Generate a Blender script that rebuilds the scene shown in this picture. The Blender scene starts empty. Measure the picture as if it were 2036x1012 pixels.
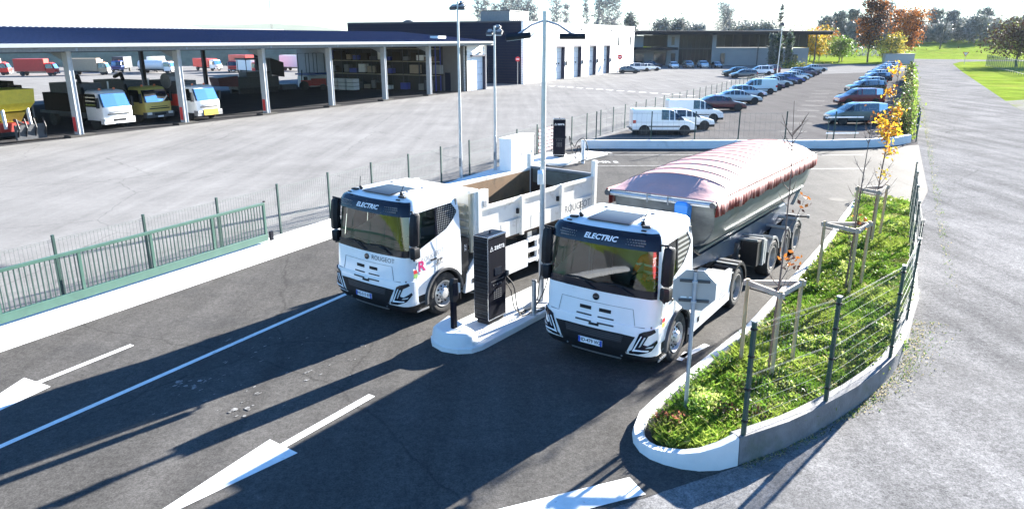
import bpy, bmesh, math, random
from math import sin, cos, pi, radians, sqrt, atan2
from mathutils import Vector, Matrix, Euler
S = bpy.context.scene
COL = S.collection
# ---------------------------------------------------------------- camera, sky, sun, exposure
cam_d = bpy.data.cameras.new('camera'); cam = bpy.data.objects.new('camera', cam_d); COL.objects.link(cam)
cam_d.sensor_width = 36; cam_d.lens = 1440 / 2036 * 36
cam_d.clip_start = 0.1; cam_d.clip_end = 6000
PITCH = math.atan(428 / 1440)
cam.location = (0, 0, 6.5); cam.rotation_euler = (pi / 2 - PITCH, 0, 0)
S.camera = cam
SUN_AZ = radians(42.3)      # from +Y towards +X
SUN_EL = radians(17.5)
w = bpy.data.worlds.new('World'); S.world = w; w.use_nodes = True
nt = w.node_tree; bg = nt.nodes['Background']
sky = nt.nodes.new('ShaderNodeTexSky'); sky.sky_type = 'NISHITA'; sky.sun_disc = False
sky.sun_elevation = SUN_EL; sky.sun_rotation = SUN_AZ
sky.air_density = 1.25; sky.dust_density = 0.0; sky.ozone_density = 8.0
nt.links.new(sky.outputs[0], bg.inputs[0]); bg.inputs[1].default_value = 0.05
sd = bpy.data.lights.new('sun', 'SUN'); sd.energy = 5.0; sd.angle = radians(0.5); sd.color = (1, 0.95, 0.87)
so = bpy.data.objects.new('sun', sd); COL.objects.link(so)
so.rotation_euler = Vector((-sin(SUN_AZ) * cos(SUN_EL), -cos(SUN_AZ) * cos(SUN_EL), -sin(SUN_EL))).to_track_quat('-Z', 'Y').to_euler()
S.view_settings.view_transform = 'Standard'; S.view_settings.look = 'None'
S.view_settings.exposure = 2.95; S.view_settings.gamma = 1
S.cycles.max_bounces = 6; S.cycles.transparent_max_bounces = 12
S.cycles.use_denoising = True
S.cycles.sample_clamp_indirect = 8
RND = random.Random(7)

# ---------------------------------------------------------------- materials
MATS = {}
def M(name, col, rough=0.5, metal=0.0, var=0.12, scale=4.0, bump=0.0, bscale=60.0, spec=0.5, coat=0.0, dirt=None, stretch=None, emit=None):
    m = bpy.data.materials.new(name); m.use_nodes = True
    t = m.node_tree; b = t.nodes['Principled BSDF']; L = t.links.new
    b.inputs['Roughness'].default_value = rough; b.inputs['Metallic'].default_value = metal
    b.inputs['Specular IOR Level'].default_value = spec; b.inputs['Coat Weight'].default_value = coat
    b.inputs['Coat Roughness'].default_value = 0.08
    tc = t.nodes.new('ShaderNodeTexCoord'); vec = tc.outputs['Object']
    if stretch:
        mp = t.nodes.new('ShaderNodeMapping'); mp.inputs['Scale'].default_value = stretch; L(vec, mp.inputs[0]); vec = mp.outputs[0]
    n = t.nodes.new('ShaderNodeTexNoise'); n.inputs['Scale'].default_value = scale; n.inputs['Detail'].default_value = 5; n.inputs['Roughness'].default_value = .65
    L(vec, n.inputs['Vector'])
    r = t.nodes.new('ShaderNodeValToRGB')
    lo = [max(0, c * (1 - var)) for c in col]; hi = [min(1, c * (1 + var)) for c in col]
    r.color_ramp.elements[0].position = .3; r.color_ramp.elements[1].position = .7
    r.color_ramp.elements[0].color = (*lo, 1); r.color_ramp.elements[1].color = (*hi, 1)
    L(n.outputs['Fac'], r.inputs[0]); out = r.outputs[0]
    if dirt:
        n2 = t.nodes.new('ShaderNodeTexNoise'); n2.inputs['Scale'].default_value = dirt[1]; n2.inputs['Detail'].default_value = 6; n2.inputs['Roughness'].default_value = .7
        L(tc.outputs['Object'], n2.inputs['Vector'])
        r2 = t.nodes.new('ShaderNodeValToRGB'); r2.color_ramp.elements[0].position = dirt[2]; r2.color_ramp.elements[1].position = dirt[2] + .15
        L(n2.outputs['Fac'], r2.inputs[0])
        mx = t.nodes.new('ShaderNodeMix'); mx.data_type = 'RGBA'; L(r2.outputs[0], mx.inputs[0]); L(out, mx.inputs[6]); mx.inputs[7].default_value = (*dirt[0], 1); out = mx.outputs[2]
    L(out, b.inputs['Base Color'])
    if bump:
        nb = t.nodes.new('ShaderNodeTexNoise'); nb.inputs['Scale'].default_value = bscale; nb.inputs['Detail'].default_value = 3; L(tc.outputs['Object'], nb.inputs['Vector'])
        bp = t.nodes.new('ShaderNodeBump'); bp.inputs['Strength'].default_value = bump; bp.inputs['Distance'].default_value = .02
        L(nb.outputs['Fac'], bp.inputs['Height']); L(bp.outputs[0], b.inputs['Normal'])
    if emit: b.inputs['Emission Color'].default_value = (*emit[:3], 1); b.inputs['Emission Strength'].default_value = emit[3]
    MATS[name] = m; return m
def ground_mat(name, base, patch, speck, rough, streak_rot=0.0, streak=0.1, tint=None, crack=True, bump=.3, spec=0.0):
    """worn asphalt: large patches, streaks along the traffic, fine aggregate, some cracks"""
    m = bpy.data.materials.new(name); m.use_nodes = True; t = m.node_tree; b = t.nodes['Principled BSDF']; L = t.links.new
    b.inputs['Roughness'].default_value = rough; b.inputs['Specular IOR Level'].default_value = spec
    tc = t.nodes.new('ShaderNodeTexCoord'); v = tc.outputs['Object']
    def noise(sc, det=4, vec=v, ro=.6):
        n = t.nodes.new('ShaderNodeTexNoise'); n.inputs['Scale'].default_value = sc; n.inputs['Detail'].default_value = det; n.inputs['Roughness'].default_value = ro; L(vec, n.inputs['Vector']); return n.outputs['Fac']
    def mr(x, a, b_, lo=.3, hi=.7):
        k = t.nodes.new('ShaderNodeMapRange'); k.inputs['From Min'].default_value = lo; k.inputs['From Max'].default_value = hi; k.inputs['To Min'].default_value = a; k.inputs['To Max'].default_value = b_; L(x, k.inputs['Value']); return k.outputs[0]
    def mul(a, b_):
        k = t.nodes.new('ShaderNodeMath'); k.operation = 'MULTIPLY'; L(a, k.inputs[0]); L(b_, k.inputs[1]); return k.outputs[0]
    mp = t.nodes.new('ShaderNodeMapping'); mp.inputs['Rotation'].default_value = (0, 0, streak_rot); mp.inputs['Scale'].default_value = (1.1, .06, 1); L(v, mp.inputs[0])
    f = mr(noise(.22, 6), 1 - patch, 1 + patch)
    f = mul(f, mr(noise(1.0, 4, mp.outputs[0]), 1 - streak, 1 + streak))
    f = mul(f, mr(noise(2.3, 5), 1 - patch * .5, 1 + patch * .5))
    f = mul(f, mr(noise(38, 3, v, .8), 1 - speck, 1 + speck, .35, .65))
    f = mul(f, mr(noise(9, 4, v, .8), 1 - speck * .6, 1 + speck * .6, .35, .65))
    if crack:
        vo = t.nodes.new('ShaderNodeTexVoronoi'); vo.feature = 'DISTANCE_TO_EDGE'; vo.inputs['Scale'].default_value = .16
        nz = t.nodes.new('ShaderNodeTexNoise'); nz.inputs['Scale'].default_value = 1.1; nz.inputs['Detail'].default_value = 6; L(v, nz.inputs['Vector'])
        ma = t.nodes.new('ShaderNodeMix'); ma.data_type = 'VECTOR'; ma.inputs[0].default_value = .35; L(v, ma.inputs[4]); L(nz.outputs['Color'], ma.inputs[5]); L(ma.outputs[1], vo.inputs['Vector'])
        f = mul(f, mul(mr(vo.outputs['Distance'], .72, 1.0, 0.0, .004), mr(noise(.4, 2), 1.0, 1.0)))
    cm = t.nodes.new('ShaderNodeMix'); cm.data_type = 'RGBA'; cm.blend_type = 'MULTIPLY'; cm.inputs[0].default_value = 1
    cm.inputs[6].default_value = (*base, 1)
    cc = t.nodes.new('ShaderNodeCombineColor'); [L(f, cc.inputs[i]) for i in range(3)]; L(cc.outputs[0], cm.inputs[7])
    out = cm.outputs[2]
    if tint:
        k = t.nodes.new('ShaderNodeMix'); k.data_type = 'RGBA'; L(mr(noise(tint[1], 6, v, .7), 0, tint[2], .5, .68), k.inputs[0]); L(out, k.inputs[6]); k.inputs[7].default_value = (*tint[0], 1); out = k.outputs[2]
    L(out, b.inputs['Base Color'])
    bp = t.nodes.new('ShaderNodeBump'); bp.inputs['Strength'].default_value = bump; bp.inputs['Distance'].default_value = .012
    L(noise(45, 4, v, .8), bp.inputs['Height']); L(bp.outputs[0], b.inputs['Normal'])
    MATS[name] = m
SITE = radians(27.9)
ground_mat('yard_asphalt', (.185, .182, .178), .13, .12, .78, SITE, .12)
ground_mat('lane_asphalt', (.076, .073, .069), .15, .32, .75, radians(36), .18, ((.040, .040, .041), .45, .55), True, .3, .018)
ground_mat('lot_asphalt', (.115, .110, .107), .10, .12, .75, SITE, .10)
ground_mat('road_asphalt', (.172, .170, .169),   .20, .42, .8, SITE, .26, ((.105, .103, .10), .35, .5), True, .4)
ground_mat('grass_field', (.135, .19, .028), .35, .4, .9, SITE, .25, ((.20, .20, .05), .09, .7), False)
ground_mat('verge_soil', (.10, .10, .03), .3, .4, .95, 0, .1, ((.07, .12, .02), .9, .9), False)
def glass_mat(name, tint, gloss=1.0, rough=.02):
    m = bpy.data.materials.new(name); m.use_nodes = True; t = m.node_tree; L = t.links.new
    t.nodes.remove(t.nodes['Principled BSDF']); o = t.nodes['Material Output']
    tr = t.nodes.new('ShaderNodeBsdfTransparent'); tr.inputs[0].default_value = (*tint, 1)
    gl = t.nodes.new('ShaderNodeBsdfGlossy'); gl.inputs['Roughness'].default_value = rough; gl.inputs[0].default_value = (gloss, gloss, gloss, 1)
    fr = t.nodes.new('ShaderNodeFresnel'); fr.inputs[0].default_value = 2.0
    mx = t.nodes.new('ShaderNodeMixShader'); L(fr.outputs[0], mx.inputs[0]); L(tr.outputs[0], mx.inputs[1]); L(gl.outputs[0], mx.inputs[2]); L(mx.outputs[0], o.inputs[0])
    MATS[name] = m
glass_mat('cab_glass', (.62, .70, .62)); glass_mat('car_glass', (.16, .19, .22)); glass_mat('pane_glass', (.05, .06, .075))
def pattern_mat(name, ca, cb, kind, scale, thr=.5, rough=.3, rot=(0, 0, 0), stretch=(1, 1, 1)):
    m = bpy.data.materials.new(name); m.use_nodes = True; t = m.node_tree; b = t.nodes['Principled BSDF']; L = t.links.new
    b.inputs['Roughness'].default_value = rough; b.inputs['Specular IOR Level'].default_value = .2
    tc = t.nodes.new('ShaderNodeTexCoord'); mp = t.nodes.new('ShaderNodeMapping'); mp.inputs['Rotation'].default_value = rot; mp.inputs['Scale'].default_value = stretch; L(tc.outputs['Object'], mp.inputs[0])
    if kind == 'wave':
        n = t.nodes.new('ShaderNodeTexWave'); n.bands_direction = 'Z'; n.inputs['Scale'].default_value = scale; o = n.outputs['Fac']
    elif kind == 'dots':
        n = t.nodes.new('ShaderNodeTexVoronoi'); n.inputs['Scale'].default_value = scale; n.inputs['Randomness'].default_value = 0; o = n.outputs['Distance']
    else:
        n = t.nodes.new('ShaderNodeTexNoise'); n.inputs['Scale'].default_value = scale; n.inputs['Detail'].default_value = 6; o = n.outputs['Fac']
    L(mp.outputs[0], n.inputs['Vector'])
    r = t.nodes.new('ShaderNodeValToRGB'); r.color_ramp.elements[0].position = thr - .04; r.color_ramp.elements[1].position = thr + .04
    r.color_ramp.elements[0].color = (*ca, 1); r.color_ramp.elements[1].color = (*cb, 1); L(o, r.inputs[0]); L(r.outputs[0], b.inputs['Base Color'])
    MATS[name] = m
M('truck_white', (.80, .82, .83), .28, coat=.6, var=.03, scale=3, dirt=((.62, .60, .56), 1.3, .62))
M('cream_white', (.74, .72, .66), .45, var=.06, scale=2, dirt=((.50, .45, .38), 2.2, .56))
M('black_plastic', (.014, .015, .018), .5, spec=.22, var=.2, scale=9)
M('black_gloss', (.010, .012, .02), .15, var=.1, spec=.35, coat=.15)
M('dark_grey', (.05, .053, .06), .55, var=.25, scale=6)
M('mid_grey', (.18, .185, .19), .5, var=.2, scale=5)
M('rubber', (.022, .022, .023), .8, var=.35, scale=14, bump=.4, bscale=90, dirt=((.10, .09, .08), 3, .55))
M('rim_silver', (.55, .55, .55), .38, .55, var=.15, scale=12)
M('rim_dirty', (.30, .29, .28), .5, .4, var=.3, scale=9)
M('galvanised', (.48, .50, .52), .42, .7, var=.12, scale=7)
M('aluminium', (.15, .17, .178), .48, .35, spec=.35, var=.25, scale=2.2, stretch=(1.5, .3, 3), dirt=((.12, .12, .115), .9, .56))
M('chassis_blue', (.045, .07, .115), .45, .2, var=.2, scale=3, dirt=((.10, .10, .10), 2, .62))
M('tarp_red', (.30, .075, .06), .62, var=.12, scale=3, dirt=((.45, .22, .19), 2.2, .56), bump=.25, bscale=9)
M('tarp_sunlit', (.56, .30, .27), .5, var=.06, scale=2, dirt=((.50, .30, .28), .9, .6), bump=.5, bscale=5)  # tarpaulin top: paler than the skirt, sunlight on it put into the colour
M('hub_blue', (.03, .20, .60), .5)
M('led_white', (.85, .9, .95), .2)
M('lamp_lens', (.55, .6, .62), .1, spec=.8)
M('amber', (.8, .25, .02), .3); M('red_lens', (.45, .02, .02), .25); M('beacon', (.85, .22, .08), .3)
M('plate_white', (.82, .84, .86), .4, var=.02); M('plate_blue', (.02, .08, .45), .4)
M('ink_black', (.02, .02, .025), .5); M('ink_white', (.85, .86, .88), .45, var=.02); M('magenta', (.55, .02, .16), .4); M('sticker_yellow', (.75, .6, .08), .5); M('sticker_green', (.25, .45, .12), .5)
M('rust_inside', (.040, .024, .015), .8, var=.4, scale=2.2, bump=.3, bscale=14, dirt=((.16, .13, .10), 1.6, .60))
M('bed_sun', (.24, .14, .065), .7, var=.2, scale=3, dirt=((.05, .028, .014), 1.5, .55)); M('bed_frame', (.50, .45, .34), .6, var=.12, dirt=((.25, .20, .13), 2.5, .56)); M('tail_grey', (.12, .125, .10), .7, var=.2, scale=1.5, dirt=((.07, .05, .035), 1.2, .52)); M('tarp_seam', (.20, .10, .09), .7)  # bed_sun: tan for sunlight; dark patches carry bed shade as well as dirt
M('hivis', (.95, .13, .03), .7, var=.1); M('hivis_strip', (.7, .72, .7), .35); M('skin', (.52, .31, .22), .55); M('hair', (.03, .02, .015), .6); M('navy_cloth', (.03, .04, .07), .8); M('cap_red', (.8, .1, .12), .7)
M('seat_cloth', (.05, .05, .055), .85); M('cab_trim', (.09, .09, .095), .75); M('curtain', (.30, .29, .26), .9)
M('concrete', (.42, .43, .43), .8, var=.12, scale=1.6, bump=.2, bscale=30, dirt=((.30, .29, .27), .8, .60))
M('concrete_white', (.66, .67, .66), .75, var=.07, scale=1.2, bump=.15, bscale=25, dirt=((.48, .46, .42), .7, .62))
M('concrete_dark', (.17, .17, .175), .85, var=.25, scale=2.5, bump=.5, bscale=22, dirt=((.13, .14, .12), 1.4, .52))
M('paint_white', (.74, .74, .72), .7, var=.10, scale=5, dirt=((.30, .30, .29), 14, .60))
M('paint_worn', (.22, .22, .215), .8, var=.3, scale=12, dirt=((.09, .085, .08), 7, .48))
M('gate_green', (.040, .10, .078), .45, var=.12, scale=4)
M('fence_green', (.015, .05, .042), .5, var=.2)
M('mesh_grey', (.16, .18, .17), .5, .3, var=.1)
M('mesh_dark', (.03, .06, .05), .5); M('barrier_red', (.62, .30, .30), .6)
M('anthracite', (.004, .005, .012), .45, spec=.12, var=.15, scale=6); M('anthracite_edge', (.62, .64, .66), .25, .9)
M('wood', (.42, .33, .20), .8, var=.25, scale=3, stretch=(6, 6, .7)); M('wood_grey', (.40, .36, .31), .85, var=.25, scale=4)
M('bark', (.13, .10, .075), .9, var=.35, scale=8); M('twig', (.16, .12, .10), .9, var=.3, scale=3)
M('bark_dark', (.06, .05, .045), .9, var=.3, scale=5)
def leaf(name, col, var=.45, tr=.35, scale=1.5):
    m = M(name, col, .6, var=var, scale=scale, spec=.25); t = m.node_tree; b = t.nodes['Principled BSDF']
    tb = t.nodes.new('ShaderNodeBsdfTranslucent'); src = b.inputs['Base Color'].links[0].from_socket; t.links.new(src, tb.inputs[0])
    mx = t.nodes.new('ShaderNodeMixShader'); mx.inputs[0].default_value = tr; t.links.new(b.outputs[0], mx.inputs[1]); t.links.new(tb.outputs[0], mx.inputs[2]); t.links.new(mx.outputs[0], t.nodes['Material Output'].inputs[0])
leaf('leaf_green', (.10, .19, .022)); leaf('leaf_bright', (.22, .29, .05)); leaf('leaf_dark', (.035, .075, .02)); leaf('leaf_yellow', (.72, .40, .03)); leaf('leaf_gold', (.40, .32, .05))
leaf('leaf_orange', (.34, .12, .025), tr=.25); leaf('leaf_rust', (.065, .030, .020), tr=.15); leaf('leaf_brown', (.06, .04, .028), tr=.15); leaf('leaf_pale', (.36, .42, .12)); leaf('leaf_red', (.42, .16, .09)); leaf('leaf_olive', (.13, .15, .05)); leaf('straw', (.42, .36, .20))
leaf('wood_far', (.12, .145, .13), tr=.2); leaf('twig_far', (.28, .28, .28), tr=.15)  # far foliage lightened: haze and sky glow put into the colours
M('hatch_black', (.012, .014, .02), .38, spec=.35)
M('clad_white', (.82, .82, .80), .45, var=.03, scale=1); M('clad_navy', (.005, .010, .028), .6, 0, spec=.03, var=.1, scale=1, stretch=(.2, .2, 6))
M('roof_navy', (.016, .028, .08), .55, 0, spec=.12, var=.18, scale=1.2, stretch=(3, .3, 1)); M('gutter', (.24, .27, .30), .5, .0, var=.05)
M('office_white', (.30, .31, .31), .7, spec=.1, var=.05, scale=.6); M('roof_dark', (.02, .022, .026), .7, spec=.1); M('door_white', (.78, .79, .80), .4, var=.03)
M('door_blue', (.62, .68, .76), .45, var=.03); M('wall_grey', (.32, .32, .31), .8, var=.1, scale=1); M('reveal_dark', (.05, .05, .075), .7, spec=.1)
M('cabinet_white', (.84, .84, .82), .4, var=.03)
M('sign_grey', (.36, .37, .38), .45, .3, var=.05); M('sign_red', (.6, .02, .03), .4); M('steel_blue', (.36, .42, .50), .4, .6, var=.1)
M('equip_yellow', (.55, .42, .03), .5, var=.15); M('lorry_yellow', (.50, .40, .10), .45, var=.08); M('equip_red', (.35, .03, .02), .5, var=.2); M('lorry_red', (.60, .04, .03), .4); M('lorry_blue', (.03, .07, .25), .4); M('lorry_white', (.78, .78, .77), .35, var=.04)
M('safety_yellow', (.85, .55, .02), .5); M('tan', (.38, .30, .21), .7); M('crate_blue', (.04, .06, .35), .5); M('crate_brown', (.18, .12, .07), .8); M('crate_grey', (.22, .22, .21), .8); M('timber_dark', (.045, .034, .024), .9, spec=.1)
pattern_mat('quarter_dots', (.35, .36, .36), (.02, .022, .025), 'dots', 16, .30, .2, stretch=(.01, 1, 1.2))
pattern_mat('quarter_louvre', (.06, .06, .055), (.36, .36, .33), 'wave', 3.2, .55, .35)
pattern_mat('visor_dots', (.40, .46, .60), (.012, .016, .035), 'dots', 26, .25, .15, stretch=(1, .01, 1))
pattern_mat('charger_louvre', (.01, .011, .014), (.045, .05, .06), 'wave', 4.2, .5, .35)
pattern_mat('clad_ribbed', (.70, .70, .69), (.84, .84, .83), 'wave', .9, .25, .45)
pattern_mat('office_glass', (.006, .010, .018), (.022, .026, .032), 'noise', .25, .52, .12, stretch=(1, 1, .12))  # office_glass: dim streaks painted in for reflections of trees
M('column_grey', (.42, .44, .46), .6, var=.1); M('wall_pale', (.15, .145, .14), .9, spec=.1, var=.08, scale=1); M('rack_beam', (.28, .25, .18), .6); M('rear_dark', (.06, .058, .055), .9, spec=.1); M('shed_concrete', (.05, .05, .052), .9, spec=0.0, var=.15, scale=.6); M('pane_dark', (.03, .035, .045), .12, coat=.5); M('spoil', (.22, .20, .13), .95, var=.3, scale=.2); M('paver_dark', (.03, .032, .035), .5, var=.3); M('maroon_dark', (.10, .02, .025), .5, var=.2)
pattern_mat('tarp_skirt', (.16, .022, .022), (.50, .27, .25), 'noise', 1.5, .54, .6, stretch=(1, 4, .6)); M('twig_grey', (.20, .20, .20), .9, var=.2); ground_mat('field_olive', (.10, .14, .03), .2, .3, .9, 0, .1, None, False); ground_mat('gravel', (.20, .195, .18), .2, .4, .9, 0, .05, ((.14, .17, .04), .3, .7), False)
M('hill', (.10, .13, .08), .95, var=.2, scale=.01)

# ---------------------------------------------------------------- mesh building
class MB:
    def __init__(s): s.v = []; s.f = []; s.m = []; s.X = Matrix.Identity(4)
    def av(s, p): s.v.append(tuple(s.X @ Vector(p))); return len(s.v) - 1
    def face(s, pts, m): s.f.append([s.av(p) for p in pts]); s.m.append(m)
    def box(s, c, d, m, rz=0, rx=0, ry=0):
        R = Euler((rx, ry, rz)).to_matrix(); h = Vector(d) / 2; i = []
        for z in (-1, 1):
            for x, y in ((-1, -1), (1, -1), (1, 1), (-1, 1)):
                i.append(s.av(Vector(c) + R @ Vector((x * h.x, y * h.y, z * h.z))))
        for q in ((3, 2, 1, 0), (4, 5, 6, 7), (0, 1, 5, 4), (1, 2, 6, 5), (2, 3, 7, 6), (3, 0, 4, 7)):
            s.f.append([i[k] for k in q]); s.m.append(m)
        return s
    def bb(s, x0, x1, y0, y1, z0, z1, m): return s.box(((x0 + x1) / 2, (y0 + y1) / 2, (z0 + z1) / 2), (x1 - x0, y1 - y0, z1 - z0), m)
    def loft(s, rings, m, closed=True, caps=True, mf=None):
        I = [[s.av(p) for p in r] for r in rings]; n = len(I[0])
        for a in range(len(I) - 1):
            for k in range(n if closed else n - 1):
                q = [I[a][k], I[a][(k + 1) % n], I[a + 1][(k + 1) % n], I[a + 1][k]]
                mm = mf(a, k) if mf else m
                if mm is None: continue
                s.f.append(q); s.m.append(mm)
        if caps:
            s.f.append(I[0][::-1]); s.m.append(m); s.f.append(I[-1][:]); s.m.append(m)
        return s
    def tube(s, pts, r, m, n=8, caps=True):
        pts = [Vector(p) for p in pts]; rings = []; ref = None
        rr = r if isinstance(r, (list, tuple)) else [r] * len(pts)
        for i, p in enumerate(pts):
            a = pts[max(i - 1, 0)]; b = pts[min(i + 1, len(pts) - 1)]; d = (b - a).normalized()
            if ref is None: ref = Vector((0, 0, 1)) if abs(d.z) < .9 else Vector((1, 0, 0))
            x = d.cross(ref).normalized(); y = d.cross(x).normalized(); ref = x.cross(d) * -1 if False else ref
            rings.append([p + (x * cos(2 * pi * k / n) + y * sin(2 * pi * k / n)) * rr[i] for k in range(n)])
        return s.loft(rings, m, True, caps)
    def lathe(s, prof, c, axis, m, n=24, mf=None):
        """prof: (offset along axis, radius)"""
        A = Vector(axis).normalized(); ref = Vector((0, 0, 1)) if abs(A.z) < .9 else Vector((1, 0, 0)); x = A.cross(ref).normalized(); y = A.cross(x); c = Vector(c)
        rings = [[c + A * o + (x * cos(2 * pi * k / n) + y * sin(2 * pi * k / n)) * r for k in range(n)] for o, r in prof]
        return s.loft(rings, m, True, True, (lambda a, k: mf[a]) if mf else None)
    def prism(s, poly, z0, z1, m, ms=None):
        """poly in xy, counter-clockwise"""
        a = [s.av((x, y, z0)) for x, y in poly]; b = [s.av((x, y, z1)) for x, y in poly]; n = len(poly)
        s.f.append(a[::-1]); s.m.append(m); s.f.append(b); s.m.append(m)
        for k in range(n): s.f.append([a[k], a[(k + 1) % n], b[(k + 1) % n], b[k]]); s.m.append(ms or m)
        return s
    def prism_x(s, poly, x0, x1, m):
        """poly in yz, extruded along x"""
        a = [s.av((x0, y, z)) for y, z in poly]; b = [s.av((x1, y, z)) for y, z in poly]; n = len(poly)
        s.f.append(a[::-1]); s.m.append(m); s.f.append(b); s.m.append(m)
        for k in range(n): s.f.append([a[k], a[(k + 1) % n], b[(k + 1) % n], b[k]]); s.m.append(m)
        return s
    def mesh(s, name, smooth=None, weld=True):
        me = bpy.data.meshes.new(name); me.from_pydata(s.v, [], s.f)
        names = []
        for k in s.m:
            if k not in names: names.append(k)
        for k in names: me.materials.append(MATS[k])
        idx = {k: i for i, k in enumerate(names)}
        me.polygons.foreach_set('material_index', [idx[k] for k in s.m])
        if weld or smooth:
            b = bmesh.new(); b.from_mesh(me)
            if smooth: bmesh.ops.remove_doubles(b, verts=b.verts, dist=1e-4)
            bmesh.ops.recalc_face_normals(b, faces=b.faces); b.to_mesh(me); b.free()
        if smooth:
            me.polygons.foreach_set('use_smooth', [True] * len(me.polygons)); me.set_sharp_from_angle(angle=radians(smooth))
        return me
    def build(s, name, parent=None, smooth=None, bevel=0, weld=True):
        o = bpy.data.objects.new(name, s.mesh(name, smooth, weld)); COL.objects.link(o)
        if parent: o.parent = parent
        if bevel:
            b = o.modifiers.new('bevel', 'BEVEL'); b.width = bevel; b.segments = 2; b.limit_method = 'ANGLE'; b.angle_limit = radians(40)
        return o
def tag(o, label=None, cat=None, group=None, kind=None):
    if label: o['label'] = label
    if cat: o['category'] = cat
    if group: o['group'] = group
    if kind: o['kind'] = kind
    return o
def thing(name, label, cat, loc=(0, 0, 0), rz=0, group=None):
    o = bpy.data.objects.new(name, None); COL.objects.link(o); o.location = loc; o.rotation_euler = (0, 0, rz); o.empty_display_size = .2
    return tag(o, label, cat, group)
def dup(root, loc, rz, label, group=None, scale=None):
    def cp(o, par):
        c = o.copy(); COL.objects.link(c); c.parent = par
        for ch in kids[o]: cp(ch, c)
        return c
    kids = {}
    def walk(o):
        kids[o] = list(o.children)
        for ch in kids[o]: walk(ch)
    walk(root); r = cp(root, None); r.location = loc; r.rotation_euler = (0, 0, rz); r['label'] = label
    if group: r['group'] = group
    if scale: r.scale = scale
    return r
TXT = {}
def text_pts(txt, size, bold=0.0, shear=0.0, align='CENTER'):
    key = (txt, size, bold, shear, align)
    if key not in TXT:
        c = bpy.data.curves.new('t', 'FONT'); c.body = txt; c.size = size; c.align_x = align; c.align_y = 'CENTER'; c.offset = bold; c.shear = shear; c.resolution_u = 3
        o = bpy.data.objects.new('t', c); COL.objects.link(o); dg = bpy.context.evaluated_depsgraph_get(); dg.update()
        me = bpy.data.meshes.new_from_object(o.evaluated_get(dg)); TXT[key] = ([tuple(v.co) for v in me.vertices], [tuple(p.vertices) for p in me.polygons])
        bpy.data.objects.remove(o); bpy.data.curves.remove(c); bpy.data.meshes.remove(me)
    return TXT[key]
def add_text(mb, txt, size, fn, mat, **k):
    """fn maps (x, y) of the lettering to a point"""
    v, f = text_pts(txt, size, **k); b = [mb.av(fn(x, y)) for x, y, _ in v]
    for q in f: mb.f.append([b[i] for i in q]); mb.m.append(mat)
U = Vector((sin(SITE), cos(SITE), 0)); V = Vector((cos(SITE), -sin(SITE), 0))
def site(o, u, v, z=0): return Vector(o) + U * u + V * v + Vector((0, 0, z))
# ================================================================ electric lorries
def lerp(tab, z):
    for (a, fa), (b, fb) in zip(tab, tab[1:]):
        if z <= b: t = max(0, (z - a) / (b - a)); return fa + (fb - fa) * t
    return tab[-1][1]
YF = [(.30, .20), (.45, .07), (.62, .0), (1.0, .0), (1.2, .03), (1.70, .07), (1.84, .085), (2.70, .194), (2.92, .30), (3.0, .42), (3.05, .68)]
WD = [(.30, 1.18), (.55, 1.24), (1.8, 1.245), (2.70, 1.17), (2.92, 1.10), (3.0, 1.02), (3.05, .84)]
YR = [(.3, 2.02), (2.85, 2.02), (3.0, 1.98), (3.05, 1.86)]
RC, BOW = .22, .075
def surf(u, z, off=0.0):
    """point on the cab's front and side skin at girth u, height z, and off in front of it"""
    yf, w = lerp(YF, z), lerp(WD, z); L1 = w - RC; sg = -1 if u < 0 else 1; a = abs(u)
    if a <= L1:
        p = (a, yf + BOW * (a / L1) ** 2); n = (2 * BOW * a / L1 / L1 * -1 * 0, -1)
    elif a < L1 + RC * pi / 2:
        t = (a - L1) / RC; p = (L1 + RC * sin(t), yf + BOW + RC - RC * cos(t)); n = (sin(t), -cos(t))
    else:
        p = (w, yf + BOW + RC + a - L1 - RC * pi / 2); n = (1, 0)
    return Vector((sg * (p[0] + n[0] * off), p[1] + n[1] * off, z))
def conform(mb, poly, mat, off=.008, thick=.012, step=.08, mirror=False, fn=surf):
    """a flat outline in (girth, height) wrapped on the cab skin"""
    for sg in ((1, -1) if mirror else (1,)):
        b = bmesh.new(); vs = [b.verts.new((x * sg, y, 0)) for x, y in poly]; b.faces.new(vs); bmesh.ops.triangulate(b, faces=b.faces[:])
        x0 = min(v.co.x for v in b.verts); x1 = max(v.co.x for v in b.verts); x = math.floor(x0 / step) * step + step
        while x < x1:
            bmesh.ops.bisect_plane(b, geom=b.verts[:] + b.edges[:] + b.faces[:], plane_co=(x, 0, 0), plane_no=(1, 0, 0)); x += step
        for zc in (.44, .48, .53, .57, .62, .70, .85, 1.0):
            if b.faces: bmesh.ops.bisect_plane(b, geom=b.verts[:] + b.edges[:] + b.faces[:], plane_co=(0, zc, 0), plane_no=(0, 1, 0))
        b.verts.ensure_lookup_table(); b.verts.index_update()
        top = {v.index: mb.av(fn(v.co.x, v.co.y, off)) for v in b.verts}; bot = {v.index: mb.av(fn(v.co.x, v.co.y, off - thick)) for v in b.verts}
        for f in b.faces: mb.f.append([top[v.index] for v in f.verts]); mb.m.append(mat)
        for e in b.edges:
            if len(e.link_faces) == 1:
                i, j = e.verts[0].index, e.verts[1].index; mb.f.append([top[i], top[j], bot[j], bot[i]]); mb.m.append(mat)
        b.free()
def band(mb, pts, wd, mat, **k):
    """a strip of constant width along a polyline in (girth, height)"""
    for (x0, y0), (x1, y1) in zip(pts, pts[1:]):
        d = Vector((x1 - x0, y1 - y0)).normalized() * wd / 2; n = (-d.y, d.x)
        conform(mb, [(x0 - n[0], y0 - n[1]), (x1 - n[0], y1 - n[1]), (x1 + n[0], y1 + n[1]), (x0 + n[0], y0 + n[1])], mat, **k)
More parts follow.
